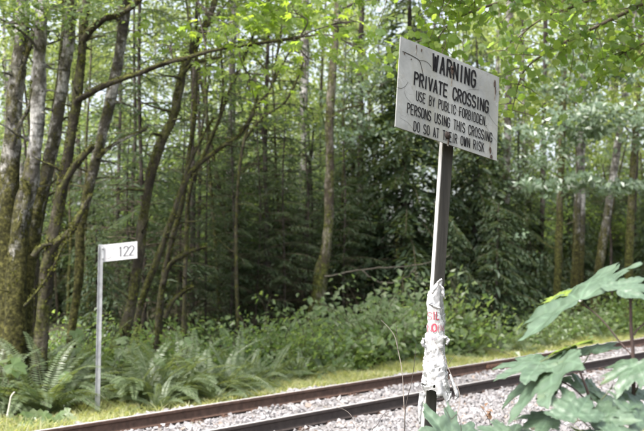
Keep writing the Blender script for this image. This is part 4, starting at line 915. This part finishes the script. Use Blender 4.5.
LU = 'small leafy understory tree spreading layered green boughs in the shaded woods'
def under_tree(seed, h, leaf):
    r = np.random.default_rng(seed); t = thing('understory_tree', LU, 'tree', (0, 0, 0), 'small leafy trees under the canopy'); z = np.linspace(-.2, h, 12)
    q = np.stack([.25 * np.sin(z * .5 + seed) - .25 * math.sin(seed), .2 * np.sin(z * .4), z], 1); mb = MB(); tube(mb, q, np.linspace(.05, .012, 12), 7, lump=.12); mb.build('trunk', M_stem, t); br, lv = MB(), MB()
    for k in range(15):
        zz = 1.6 + (h - 1.8) * (k + r.random()) / 15; i = int(np.clip(np.searchsorted(z, zz), 1, 11)); az = k * 2.4 + r.random()
        limb_with_leaves(br, lv, q[i], (math.cos(az), math.sin(az), r.uniform(.0, .35)), 2.0 * r.uniform(.6, 1.2), .016, .12, 46, r, spread=.30, nrm=(.15, -.5, .85), tilt=.4, twigs=4, up=-.2)
    br.build('branches', M_stem, t); lv.build('crown', leaf, t, smooth=False); return t
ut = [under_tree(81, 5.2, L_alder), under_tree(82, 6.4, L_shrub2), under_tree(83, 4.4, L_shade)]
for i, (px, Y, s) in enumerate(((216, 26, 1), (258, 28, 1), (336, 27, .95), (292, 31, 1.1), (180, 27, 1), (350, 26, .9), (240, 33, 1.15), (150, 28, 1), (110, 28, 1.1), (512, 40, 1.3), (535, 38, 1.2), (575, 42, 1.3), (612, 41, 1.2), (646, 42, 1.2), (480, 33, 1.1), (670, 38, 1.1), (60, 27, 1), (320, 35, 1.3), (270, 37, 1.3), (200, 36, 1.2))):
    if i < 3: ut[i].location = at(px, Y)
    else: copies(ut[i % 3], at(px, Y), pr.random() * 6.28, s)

def distant_woods():
    r = np.random.default_rng(9); lv = MB(); tr = MB(); k = 400; nlow = 170
    Y = r.uniform(50, 76, k); X = r.uniform(-.62, .62, k) * Y * 1.15; Z = np.where(np.arange(k) < 170, 2.2 + 6 * r.random(k), 6 + 16 * r.random(k)); n = 240
    C = np.repeat(np.stack([X, Y, Z], 1), n, 0) + r.normal(size=(k * n, 3)) * np.array([1.9, 1.5, 1.0])
    N, D, S = leaf_frames(k * n, FW, .6, r); sz = .34 * r.uniform(.6, 1.3, k * n); h_ = nlow * n
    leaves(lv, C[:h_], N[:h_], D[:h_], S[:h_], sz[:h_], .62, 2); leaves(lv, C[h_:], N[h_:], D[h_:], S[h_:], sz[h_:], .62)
    for x, y in zip(X[:70], Y[:70]): tube(tr, curve((x, y, 1.5), (0, 0, 1), 20, 8, 0, .03, r), np.linspace(.2, .06, 9), 6)
    g = tr; mb = lv; off = lv.n
    for V, (f, m) in zip(tr.V, tr.F): pass
    for V in tr.V: lv.V.append(V); lv.A.append(np.zeros(len(V)))
    for f, m in tr.F: lv.F.append((f + off, 1))
    tag(lv.build('distant_woods', [L_far, M_alder2, L_shade], smooth=False), 'bright leafy mass of woods beyond the nearer trees', 'woods', kind='stuff')
distant_woods()

# ------------------------------------------------------------------ undergrowth
def shrub(seed, leaf, label, w=.8, h=1.2, n=40, per=20, ls=.115):
    r = np.random.default_rng(seed); t = thing('salmonberry_shrub', label, 'shrub', (0, 0, 0), 'leafy shrubs along the foot of the woods')
    st, lv = MB(), MB()
    for k in range(n):
        az = r.random() * 6.3; ln = h * r.uniform(.6, 1.35); p = curve((r.normal() * .12, r.normal() * .12, -.08), (math.cos(az) * r.random() * w, math.sin(az) * r.random() * w, 1), ln, 7, -.9, .12, r)
        tube(st, p, np.linspace(.009, .003, 8), 5, cap=False)
        c = p[r.integers(2, 8, per)] + r.normal(size=(per, 3)) * np.array([.16, .16, .07])
        N, D, S = leaf_frames(per, (.05, -.55, .75), .42, r); D = unit(D + np.array([0, 0, -.3])); S = unit(np.cross(N, D)); leaves(lv, c, N, D, S, ls * r.uniform(.6, 1.5, per), .68)
    st.build('stems', M_stem, t); lv.build('foliage', leaf, t, smooth=False); return t
LS = 'leafy green salmonberry shrub in the thicket behind the grass verge'
sh = [shrub(41, L_shrub, LS), shrub(42, L_shrub2, LS, .9, 1.0), shrub(43, L_shrub, LS, 1.0, 1.4), shrub(44, L_shrub2, LS, .7, 1.25)]
r = np.random.default_rng(6); k = 0
SHRUBS = [(378, 20.5, 1.45, 3), (400, 21.5, 1.35, 1), (352, 20, 1.15, 1), (428, 22, 1.3, 1), (452, 22.5, 1.45, 3), (366, 22, 1.5, 1), (412, 23, 1.45, 3), (330, 19.5, .9, 2), (300, 19, .95, 3), (276, 19.5, .95, 2), (250, 19, .85, 0), (225, 18.2, .85, 2), (196, 17.8, .8, 3), (168, 17.2, .8, 1), (145, 17, .8, 0), (120, 16.8, .85, 1), (95, 17.2, .9, 0), (70, 17, .8, 2), (38, 16.6, .8, 0), (8, 16.5, .8, 1), (485, 23.5, .9, 0), (512, 24.5, .95, 1), (540, 25.5, 1.0, 3), (566, 26.5, 1.0, 1), (592, 27.5, 1.05, 3), (618, 28.5, 1.0, 1), (640, 29.5, 1.0, 0), (668, 31, 1.0, 1), (312, 22, 1.0, 0), (345, 23, 1.1, 2), (265, 22, .9, 1), (415, 24.5, 1.1, 0), (210, 21, .9, 0), (160, 20, .9, 2), (110, 20, .9, 3), (-40, 15.5, .8, 2), (-90, 15, .8, 0), (530, 28, 1.0, 2), (585, 31, 1.0, 0), (610, 33, 1.1, 2), (470, 26, .9, 2), (240, 25, .9, 2), (285, 24, .95, 1), (700, 34, 1.0, 3), (740, 37, 1.0, 0)]
for i, (px, Y, s, v) in enumerate(SHRUBS):
    src = sh[v]; loc = at(px, Y); lab = LS
    if not src.get('placed'): src['placed'] = 1; src.location = loc; src.scale = (s, s, s)
    else:
        c = copies(src, loc, r.random() * 6.28, (s * r.uniform(.9, 1.15), s * r.uniform(.9, 1.15), s * r.uniform(.85, 1.1)))
for o in list(COL.objects):
    if 'placed' in o: del o['placed']

def fern(seed, label, n=26, L=1.25):
    r = np.random.default_rng(seed); t = thing('sword_fern', label, 'fern', (0, 0, 0), 'sword ferns along the verge')
    g, d = MB(), MB()
    for k in range(n + 6):
        dead = k >= n; mb = d if dead else g
        az = k * 2.4 + r.normal() * .3; l = L * r.uniform(.65, 1.2); e = r.uniform(.85, 1.4) if not dead else r.uniform(.15, .4)
        p = curve((r.normal() * .04, r.normal() * .04, 0), (math.cos(az), math.sin(az), math.tan(e)), l, 12, -1.75 if not dead else -1.0, .04, r); tube(mb, p, np.linspace(.005, .0015, 13), 4, cap=False)
        m_ = 40; tt = np.linspace(.1, .995, m_) * 12; i = np.minimum(tt.astype(int), 11); f = (tt - i)[:, None]; q = p[i] * (1 - f) + p[i + 1] * f; ax = unit(p[i + 1] - p[i])
        sd0 = unit(np.cross(ax, [0, 0, 1.0])); tw = r.normal() * .3; sd0 = unit(sd0 + np.array([0, 0, 1]) * tw)
        w = .10 * L * np.sin(np.clip(tt / 12, .12, 1) ** .65 * np.pi * .97) ** .7 + .008
        for side in (-1, 1):
            D = unit(sd0 * side + ax * .28 + np.array([0, 0, -.15]) + r.normal(size=(m_, 3)) * .06); N = unit(np.cross(ax, sd0) * 1.0 + r.normal(size=(m_, 3)) * .12); N = unit(N - D * (N * D).sum(1, keepdims=True)); N *= np.sign(N[:, 2:3] + 1e-6)
            leaves(mb, q + D * (w / 2)[:, None], N, D, np.cross(N, D), w, np.clip(.022 / w, .15, .6), fold=.02)
    g.build('fronds', L_fern, t, smooth=False); d.build('dead_fronds', L_fernbrown, t, smooth=False); return t
LFN = 'sword fern with arching fronds among the others beside the grass verge'
fs = [fern(51, LFN), fern(52, LFN, 24, 1.35), fern(53, LFN, 30, 1.1)]
fp = [(45, 13.9, 1.25), (66, 14.9, 1.1), (20, 14.3, 1.1), (-5, 13.9, 1.1), (134, 14.6, 1.1), (150, 14.6, 1.2), (172, 15, 1.1), (205, 15.3, 1.1), (228, 15.8, 1.0), (190, 16, 1.1), (103, 16, 1.0), (140, 15.8, 1.1), (60, 15.3, 1.1), (30, 15.6, 1.1), (250, 16.6, .9), (270, 17.2, .85), (235, 17, .95), (300, 18, .75), (322, 18.6, .7), (520, 23, .8), (548, 24.2, .8), (600, 26.5, .8), (-50, 13.4, 1.1), (-80, 14, 1.1), (470, 22, .7), (495, 22.8, .8), (160, 13.9, .65), (215, 14.7, .6)]
for i, (px, Y, s) in enumerate(fp):
    loc = at(px, Y)
    if i < 3: fs[i].location = loc; fs[i].scale = (s, s, s)
    else: copies(fs[i % 3], loc, r.random() * 6.28, s * 1.0)
fs[0]['label'] = 'large sword fern left of the milepost in the lower left corner'; del fs[0]['group']

def thimble(seed, label, n, L, size, spread=.5, hgt=.6):
    r = np.random.default_rng(seed); t = thing('thimbleberry_plant', label, 'plant', (0, 0, 0)); st, lv = MB(), MB()
    for k in range(n):
        az = r.random() * 6.3; p = curve((r.normal() * spread * .3, r.normal() * spread * .3, -.03), (math.cos(az) * .6, math.sin(az) * .6, 1), L * r.uniform(.6, 1.2), 6, -.4, .1, r); tube(st, p, np.linspace(.006, .003, 7), 5, cap=False)
        N, D, S = leaf_frames(1, (.2, -.45, .85), .25, r); D = unit(D + np.array([[0, 0, -.4]])); S = unit(np.cross(N, D)); lobed(lv, p[-1:] , N, D, S, size * r.uniform(.7, 1.2), lobe=[(0, 1), (12, .86), (24, .72), (40, .92), (54, .76), (70, .62), (86, .80), (110, .68), (140, .58), (180, .12)])
    st.build('stems', M_stem, t); lv.build('leaves', L_shrub2, t, smooth=False); return t
for i, (px, Y, n, L, sz, lab) in enumerate(((18, 13.6, 9, 1.0, .20, 'tall broad leaved plant with pale leaves at the left edge above the ferns'), (48, 12.9, 12, .35, .15, 'low broad leaved plant under the big fern at lower left'), (68, 12.8, 10, .30, .14, 'low pale leaved plant just left of the milepost foot'), (22, 12.6, 14, .26, .10, 'small leafy weeds at the lower left corner'), (118, 16, 10, 1.15, .17, 'broad leaved plant right of the milepost above the ferns'), (150, 15.2, 6, 1.0, .13, 'pale leaved plant among the ferns below the curving trunk'))):
    o = thimble(60 + i, lab, n, L, sz); o.location = at(px, Y)
stake = thing('broken_stick', 'short bleached broken stick standing at the lower left corner', 'stick', tuple(P(9, 412, 12.9)))
mb = MB(); tube(mb, resample([P(7.5, 416, 12.9), P(9.5, 405, 12.9), P(11, 397, 12.9), P(14.5, 392, 12.88)], 10), np.linspace(.016, .010, 10), 7, lump=.2); mb.build('stem', plain('bleached_wood', (.55, .53, .48), .85), stake)

def grass():
    r = np.random.default_rng(11); mb = MB()
    def blades(n, u0, u1, v0, v1, l0, l1, fall=None):
        u = r.uniform(u0, u1, n); v = r.uniform(v0, v1, n)
        if fall: kk = r.random(n) < fall(u, v); u, v = u[kk], v[kk]; n = len(u)
        x, y = uv(u, v); z = gz(x, y) + .0; l = r.uniform(l0, l1, n) * (.7 + .5 * np.sin(u * 1.7) ** 2); az = r.random(n) * 6.3; w = r.uniform(.006, .013, n)
        z = z + np.where((v > 10.8) & (v < 12.4), .03, 0); b = np.stack([x, y, z], 1); d = np.stack([np.cos(az), np.sin(az), 0 * az], 1); s = np.stack([-np.sin(az), np.cos(az), 0 * az], 1) * w[:, None]; le = r.uniform(.5, 1.9, n)[:, None]
        m = b + np.array([0, 0, 1]) * (l * .6)[:, None] + d * le * (l * .35)[:, None]; e = b + np.array([0, 0, 1]) * (l * .92)[:, None] + d * le * l[:, None]
        V = np.stack([b - s, b + s, m + s * .7, m - s * .7, e], 1).reshape(-1, 3); i = np.arange(n)[:, None] * 5
        mb.add(V, i + np.array([[0, 1, 2, 3]])); mb.add(np.zeros((0, 3)), np.zeros((0, 3), int)); mb.F.append((i + np.array([[3, 2, 4]]) + (mb.n - 5 * n), 0))
    clump = lambda u, v: np.clip(.55 + .5 * np.sin(u * 2.3 + v * 3) * np.sin(v * 4.1 - u), .1, 1) * np.clip((v - 10.45) / .5, 0, 1)
    blades(52000, 4, 18, 10.45, 12.4, .07, .20, clump); blades(36000, 18, 40, 10.45, 12.6, .08, .24, clump); blades(8000, 40, 70, 10.5, 12.6, .1, .25); blades(6000, -10, 4, 10.5, 12.4, .08, .24)
    tuft = lambda u, v: (np.sin(u * 3.1 + 2) * np.sin(v * 5.3 + u) > .93) * 1.0
    blades(9000, 5, 30, 8.4, 9.5, .03, .10, tuft); blades(9000, 5, 30, 5.2, 7.9, .03, .09, tuft)
    blades(9000, -4, 14, 1.0, 3.9, .06, .25, lambda u, v: np.clip(.5 + .6 * np.sin(u * 1.9) * np.sin(v * 2.7), 0, 1))
    tag(mb.build('verge_grass', L_grass, smooth=False), 'pale sunlit grass strip between the far rail and the woods', 'grass', kind='stuff')
grass()

# the woods go on to both sides of the view
def edge_of(u, v): x, y = uv(u, v); return (x, y, float(gz(x, y)) - .03)
er = np.random.default_rng(77)
for k in range(26):
    left = k < 14; u = er.uniform(-16, 5) if left else er.uniform(44, 76); v = er.uniform(14.5, 34) if left else er.uniform(14, 24)
    src = (ced2, hem2, ft[k % 4], ced, ut[k % 3])[k % 5]
    if left and vof(*uv(u, v)) < 14: continue
    lab_, g_ = {0: (LC, GC), 1: (LC, GC), 2: (LF, None), 3: (LC, GC), 4: (LU, None)}[k % 5]
    copies(src, edge_of(u, v), er.random() * 6.28, er.uniform(.6, 1.0), lab_, g_)
for k in range(34):
    left = k < 16; u = er.uniform(-14, 4.2) if left else er.uniform(36, 76); v = er.uniform(12.4, 15) if left else er.uniform(12.6, 14.5)
    c = copies((sh + fs)[k % 7], edge_of(u, v), er.random() * 6.28, er.uniform(.8, 1.2), LFN if k % 7 > 3 else LS, 'sword ferns along the verge' if k % 7 > 3 else None)
def litter():
    r = np.random.default_rng(14); mb = MB(); n = 70000; u = r.uniform(-18, 62, n); v = 12.0 + 26 * r.random(n) ** 1.5; x, y = uv(u, v); k = np.sin(u * 1.1 + v) * np.sin(v * 1.7 - u * .4) + r.normal(size=n) * .4
    low = k > -.1; z = gz(x, y) + np.where(low, r.uniform(.02, .32, n), r.uniform(0, .03, n)); N, D, S = leaf_frames(n, (0, -.25, .9), .4, r); c = np.stack([x, y, z], 1); s_ = np.where(low, r.uniform(.05, .13, n), r.uniform(.04, .09, n))
    leaves(mb, c[low], N[low], D[low], S[low], s_[low], .62); leaves(mb, c[~low], N[~low], D[~low], S[~low], s_[~low], .6, 1)
    tag(mb.build('forest_ground_cover', [L_shrub, L_fernbrown], smooth=False), 'low green leaves and brown leaf litter on the forest floor', 'ground cover', kind='stuff')
litter()

# fallen branches lying across the shade
for lab, pts, Y, w in (('long bare fallen branch across the dark gap left of the sign post', [(325, 277), (350, 272), (375, 268), (400, 267), (425, 263), (450, 256)], 21.5, 1.7), ('thin bare branch sagging below the long fallen branch', [(362, 270), (375, 280), (388, 283), (405, 278), (416, 268)], 21.4, 1.4)):
    a = resample([P(x, y, Y) for x, y in pts], 24); o = thing('fallen_branch', lab, 'branch', tuple(a[0])); mb = MB(); tube(mb, a + rng.normal(size=a.shape) * .012, np.linspace(w, w * .45, 24) / 2 * Y / F, 6, lump=.2); mb.build('stem', plain('bare_branch', (.10, .088, .068), .9, var=.4, scale=14), o)

# ------------------------------------------------------------------ foreground maple sapling
MAP = [(0, 1.0), (4, .90), (8, .80), (11, .79), (15, .68), (21, .56), (26, .65), (30, .78), (34, .82), (39, .95), (43, .86), (49, .77), (52, .78), (57, .64), (64, .52), (71, .58), (78, .64), (84, .72), (92, .60), (105, .48), (112, .43), (130, .31), (150, .24), (168, .12), (180, .05)]
def mapmat(nm='maple_sapling_leaf', cl=None):
    m, nt, b = newmat(nm)
    at_ = nt.nodes.new('ShaderNodeAttribute'); at_.attribute_name = 'vein'
    n1 = noise(nt, 9, 5, .6); n2 = noise(nt, 60, 4, .6)
    cl = cl or [(.080, .128, .078), (.098, .150, .096), (.118, .170, .112), (.145, .18, .085)]
    c = ramp(nt, n1, list(zip((.3, .5, .64, .78), cl)))
    c = mix(nt, at_.outputs['Fac'], c, [k * 1.6 for k in cl[1]])
    c = mix(nt, ramp(nt, n2, [(.62, (0, 0, 0)), (.75, (.35, .35, .35))]), c, (.16, .17, .11))
    nt.links.new(c, b.inputs['Base Color']); b.inputs['Roughness'].default_value = .40; b.inputs['Specular IOR Level'].default_value = .7
    t = nt.nodes.new('ShaderNodeBsdfTranslucent'); t.inputs['Color'].default_value = (.26, .40, .08, 1)
    ms = nt.nodes.new('ShaderNodeMixShader'); ms.inputs[0].default_value = .28
    nt.links.new(b.outputs[0], ms.inputs[1]); nt.links.new(t.outputs[0], ms.inputs[2]); nt.links.new(ms.outputs[0], nt.nodes['Material Output'].inputs['Surface'])
    ad = nt.nodes.new('ShaderNodeMath'); ad.operation = 'MULTIPLY_ADD'; ad.inputs[1].default_value = .35; nt.links.new(at_.outputs['Fac'], ad.inputs[0]); nt.links.new(n2, ad.inputs[2])
    bump(nt, ad.outputs[0], .25, .004, b); return m
def palm_leaf(parent, A, Yd, ax, ay, rad, mat, seed, cup=.10, droop=.18, label=None):
    """one big palmate leaf; A = where the stalk joins, ay = towards the middle lobe, ax = across (photo px, px, metres deeper)"""
    r = np.random.default_rng(seed); o = P(A[0], A[1], Yd)
    vy = unit(P(A[0] + ay[0], A[1] + ay[1], Yd + ay[2]) - o); vx = P(A[0] + ax[0], A[1] + ax[1], Yd + ax[2]) - o; vx = unit(vx - vy * np.dot(vx, vy)); n = np.cross(vx, vy)
    if n[2] < 0 and abs(n[2]) > .02: n = -n
    th = np.linspace(-179, 179, 361); base = np.array([q[0] for q in MAP]); rr = np.array([q[1] for q in MAP])
    jit = {s: r.uniform(.88, 1.1, len(rr)) for s in (-1, 1)}
    rad_ = np.where(th < 0, np.interp(np.abs(th * (1 + .03 * r.normal())), base, rr * jit[-1]), np.interp(np.abs(th), base, rr * jit[1]))
    rad_ *= 1 + .055 * (np.abs(((th * .105 + r.random()) % 1) - .5) * 2 - .5) * np.clip(rad_ * 1.4, .2, 1)
    rad_ *= 1 + .025 * np.sin(th * .55 + r.random() * 6) + .018 * r.normal(size=len(th))
    rings = np.concatenate([[.03], np.linspace(.07, 1, 30)]); V, A_ = [], []
    ph = r.random(4) * 6
    for k in rings:
        q = rad_ * k; x = np.sin(np.radians(th)) * q; y = np.cos(np.radians(th)) * q
        dv = np.min(np.abs(np.abs(th)[:, None] - np.array([0, 39, 84])[None]), 1) * np.pi / 180 * q
        side = np.exp(-(dv / (.010 + .004 * (1 - k))) ** 2) * (1 - .3 * k)
        sv = np.abs(np.sin((q - dv * .9) * 17)); side = np.maximum(side, .55 * np.exp(-((1 - sv) / .045) ** 2) * (dv > .004))
        z = cup * np.minimum(dv, .14) * 1.4 - droop * q ** 2 + .025 * np.sin(x * 9 + ph[0]) * np.cos(y * 8 + ph[1]) + .012 * np.sin(x * 23 + ph[2]) * np.sin(y * 19 + ph[3])
        V.append(o + rad * (x[:, None] * vx + y[:, None] * vy + z[:, None] * n)); A_.append(side)
    V = np.concatenate([np.concatenate(V), o[None]]); A_ = np.concatenate(A_ + [np.array([1.])]); m_ = len(th)
    idx = np.arange(m_ * len(rings)).reshape(len(rings), m_); f = np.stack([idx[:-1, :-1], idx[1:, :-1], idx[1:, 1:], idx[:-1, 1:]], -1).reshape(-1, 4)
    mb = MB(); mb.add(V, f, 0, A_); mb.F.append((np.array([[idx[0, i], idx[0, i + 1], len(V) - 1] for i in range(m_ - 1)]), 0))
    q = mb.build('leaf', mat, parent, attr='vein'); s = q.modifiers.new('thick', 'SOLIDIFY'); s.thickness = .0008
    if label: q['label'] = label
    return q
def sapling():
    mat = mapmat(); Y = 3.35; g = P(634, 420, Y); gb = np.array([g[0] + .04, g[1] + .03, gz(g[0], g[1]) - .03])
    t = thing('maple_sapling', 'bigleaf maple sapling with broad grey green leaves in the right foreground', 'sapling', tuple(gb))
    brown = plain('sapling_stem', (.055, .035, .03), .6, var=.3, scale=20); green = plain('green_stalk', (.10, .12, .05), .55, var=.2, scale=20)
    def stem(pts, Ys, w0, w1, mt, nm='stem'):
        n = len(pts); yy = np.linspace(Ys[0], Ys[1], n); q = [np.array(p) if len(p) == 3 else P(*p, k) for p, k in zip(pts, yy)]
        mb = MB(); a = resample(q, 5 * n); tube(mb, a, np.linspace(w0, w1, len(a)), 8, lump=.08); mb.build(nm, mt, t)
    stem([tuple(gb), (636, 440), (634, 400), (633, 355), (631, 325), (630.5, 297)], (Y, Y), .010, .0055, brown)
    stem([tuple(gb + np.array([-.03, 0, 0])), (606, 445), (594, 410), (587, 390), (579, 369), (571, 346)], (Y, Y + .05), .008, .0032, brown)
    stem([(632.5, 356), (620, 342), (604, 322), (590, 309), (581, 303.5)], (Y, Y + .12), .0036, .0026, brown, 'leaf_stalk')
    stem([(630.5, 298), (626, 294), (619, 289.5)], (Y, Y - .03), .003, .0025, green, 'leaf_stalk')
    stem([(634, 335), (637, 330), (645, 323)], (Y, Y), .0035, .003, brown, 'leaf_stalk')
    stem([(596, 412), (585, 399), (573, 388), (556, 377), (554, 366)], (Y, Y), .004, .0026, brown, 'leaf_stalk')
    stem([(579, 369), (586, 360), (590, 352)], (Y + .03, Y + .1), .0026, .002, green, 'leaf_stalk')
    stem([(594, 410), (603, 398), (610, 390), (613, 384)], (Y, Y), .0026, .002, green, 'leaf_stalk')
    stem([(600, 440), (590, 428), (578, 417)], (Y, Y - .1), .003, .002, green, 'leaf_stalk')
    stem([(634, 395), (638, 385), (637, 366)], (Y, Y - .05), .003, .002, green, 'leaf_stalk')
    stem([(571, 346), (560, 352), (540, 362)], (Y, Y + .05), .0026, .002, green, 'leaf_stalk')
    L = palm_leaf
    yel = mapmat('yellow_sapling_leaf', [(.14, .20, .03), (.18, .25, .035), (.21, .28, .04), (.24, .28, .06)])
    L(t, (579, 300), Y + .12, (60, -42, .02), (-24, -15, .40), .41, mat, 1, .12, .12, 'largest upper leaf with a wet white speck')
    L(t, (619, 290), Y - .03, (12, 18, -.12), (26, -18, .06), .155, mat, 2)
    L(t, (541, 362), Y + .05, (3, -17, .20), (-52, 15, -.06), .21, mat, 3, .1, .12)
    L(t, (556, 362), Y + .0, (-13, -13, .26), (-54, 58, -.10), .31, mat, 4, .08, .10)
    L(t, (571, 347), Y + .03, (36, -13, .0), (-4, -5, .30), .15, yel, 5, .2, .2, 'small yellowish leaf seen edge on')
    L(t, (592, 352), Y + .16, (28, -12, .02), (0, -14, .16), .17, mat, 6, .1, .2)
    L(t, (577, 416), Y - .26, (32, -4, .03), (-12, -30, .10), .150, mat, 7, .06, .12, 'fully opened lobed leaf at the bottom right')
    L(t, (597, 420), Y - .16, (-14, -20, .14), (36, -20, .02), .165, mat, 8, .08, .15)
    L(t, (637, 364), Y - .05, (-14, -16, .14), (-22, 24, -.10), .170, mat, 9, .10, .22)
    L(t, (643, 425), Y - .18, (26, 6, .04), (-8, -34, .10), .165, mat, 10)
    L(t, (532, 444), Y - .05, (30, 0, .06), (-4, -24, .14), .14, mat, 12)
    L(t, (610, 446), Y - .25, (30, 4, .06), (6, -26, .14), .14, mat, 13)
    L(t, (561, 297), Y + .34, (24, -12, .03), (4, -10, .14), .13, yel, 14, .2, .1, 'small bright leaf behind the largest leaf')
    L(t, (522, 324), Y - .05, (8, -6, .05), (-7, 6, .0), .035, yel, 15)
    L(t, (624, 440), Y - .3, (30, -6, .06), (-10, -26, .12), .15, mat, 25)
    L(t, (509, 440), Y - .06, (24, -8, .06), (-14, -26, .12), .15, mat, 26)
    L(t, (572, 352), Y + .12, (-6, -14, .14), (-30, 10, .02), .13, mat, 22)
    L(t, (586, 392), Y + .10, (24, -8, .08), (10, -22, .12), .12, mat, 31)
    L(t, (548, 418), Y - .04, (16, -18, .14), (-26, 6, -.04), .13, mat, 32)
    L(t, (618, 408), Y + .06, (22, 6, .06), (-16, -22, .10), .13, mat, 33)
    L(t, (640, 398), Y - .02, (20, -8, .06), (-12, -20, .12), .12, mat, 34)
    L(t, (560, 380), Y + .06, (14, -16, .14), (-30, 18, -.04), .13, mat, 35)
    L(t, (590, 440), Y - .2, (20, 2, .05), (-4, -18, .12), .10, yel, 27)
    wh = plain('white_speck', (.8, .8, .8), .4, bmp=0); c = P(580, 301, Y + .10); m2 = MB(); tube(m2, [c + np.array([-.008, 0, 0]), c, c + np.array([.009, 0, .003])], [.002, .005, .002], 7); m2.build('speck', wh, t)
    g2 = P(452, 445, 3.9); gb2 = np.array([g2[0], g2[1], gz(g2[0], g2[1]) - .02])
    t = thing('maple_sapling', 'low maple sapling leaf at the foot of the sign post', 'sapling', tuple(gb2))
    stem([tuple(gb2), (456, 470), (454, 446)], (3.9, 3.9), .005, .003, brown)
    L(t, (453, 445), 3.9, (34, -2, .10), (-3, -44, .16), .235, mat, 11, .1, .1)
    L(t, (456, 470), 3.9, (34, -2, .10), (24, -30, .10), .17, mat, 15)
sapling()

def dead_stems():
    pale = plain('pale_dead_stem', (.26, .225, .20), .85, var=.3, scale=20); dk = plain('dark_dead_stem', (.05, .04, .035), .85, var=.3, scale=20)
    for lab, Y, sts in (('pale bare forked stem standing left of the wrapped post', 5.6, [([(405, 470), (404.6, 425), (402.5, 376), (398, 350), (394.5, 336), (388, 327), (381, 320)], .0042, .0015, pale), ([(398, 350), (397, 338), (396.3, 325)], .003, .0015, dk)]),
                        ('thin dark bare stem close left of the wrapped post', 5.55, [([(404.5, 470), (404.8, 420), (407.5, 398), (411, 385), (413.5, 370), (415, 357), (416.3, 344)], .0045, .0016, dk)]),
                        ('thin bare twig crossing in front of the white plastic', 5.3, [([(452, 470), (453.5, 430), (460, 397), (450, 372), (441, 352), (434, 340)], .0042, .0016, pale), ([(447.6, 366), (450.5, 361), (454.5, 355.5)], .002, .0012, dk)]),
                        ('short dark dead twig over the leaf at the post foot', 3.7, [([(462, 440), (450.5, 418.5), (445, 408), (440, 400)], .0026, .0012, dk)]),
                        ('low bare twig at the bottom edge left of the post', 5.9, [([(370, 442), (378, 424), (384, 414), (389, 411)], .0035, .0015, dk)]),
                        ('pale low twig lying over the ballast near the near rail', 6.3, [([(362, 438), (356, 424), (350, 414), (343, 409), (336, 407)], .0032, .0012, pale)]),
                        ('small brown seedling left of the sapling leaves', 4.3, [([(492, 445), (490, 425), (489, 413)], .003, .0016, dk), ([(489, 420), (484, 411), (480, 405)], .002, .001, dk)])):
        p0 = sts[0][0][0]; b = P(*p0, Y); b[2] = gz(b[0], b[1]) - .02; t = thing('dead_stem', lab, 'twig', tuple(b))
        for k, (pts, w0, w1, mt) in enumerate(sts):
            q = [P(*p, Y) for p in pts]
            if k == 0: q = [b] + q
            a = resample(q, 6 * len(q)); mb = MB(); tube(mb, a, np.linspace(w0, w1, len(a)) * .8, 6, lump=.12); mb.build('stem', mt, t)
        if 'seedling' in lab:
            rr = np.random.default_rng(2); c = P(489.5, 414, Y) + rr.normal(size=(9, 3)) * np.array([.012, .012, .022]); N, D, S = leaf_frames(9, (0, -.5, .7), .5, rr); lv = MB(); leaves(lv, c, N, D, S, .035, .6); lv.build('leaves', L_fernbrown, t)
dead_stems()
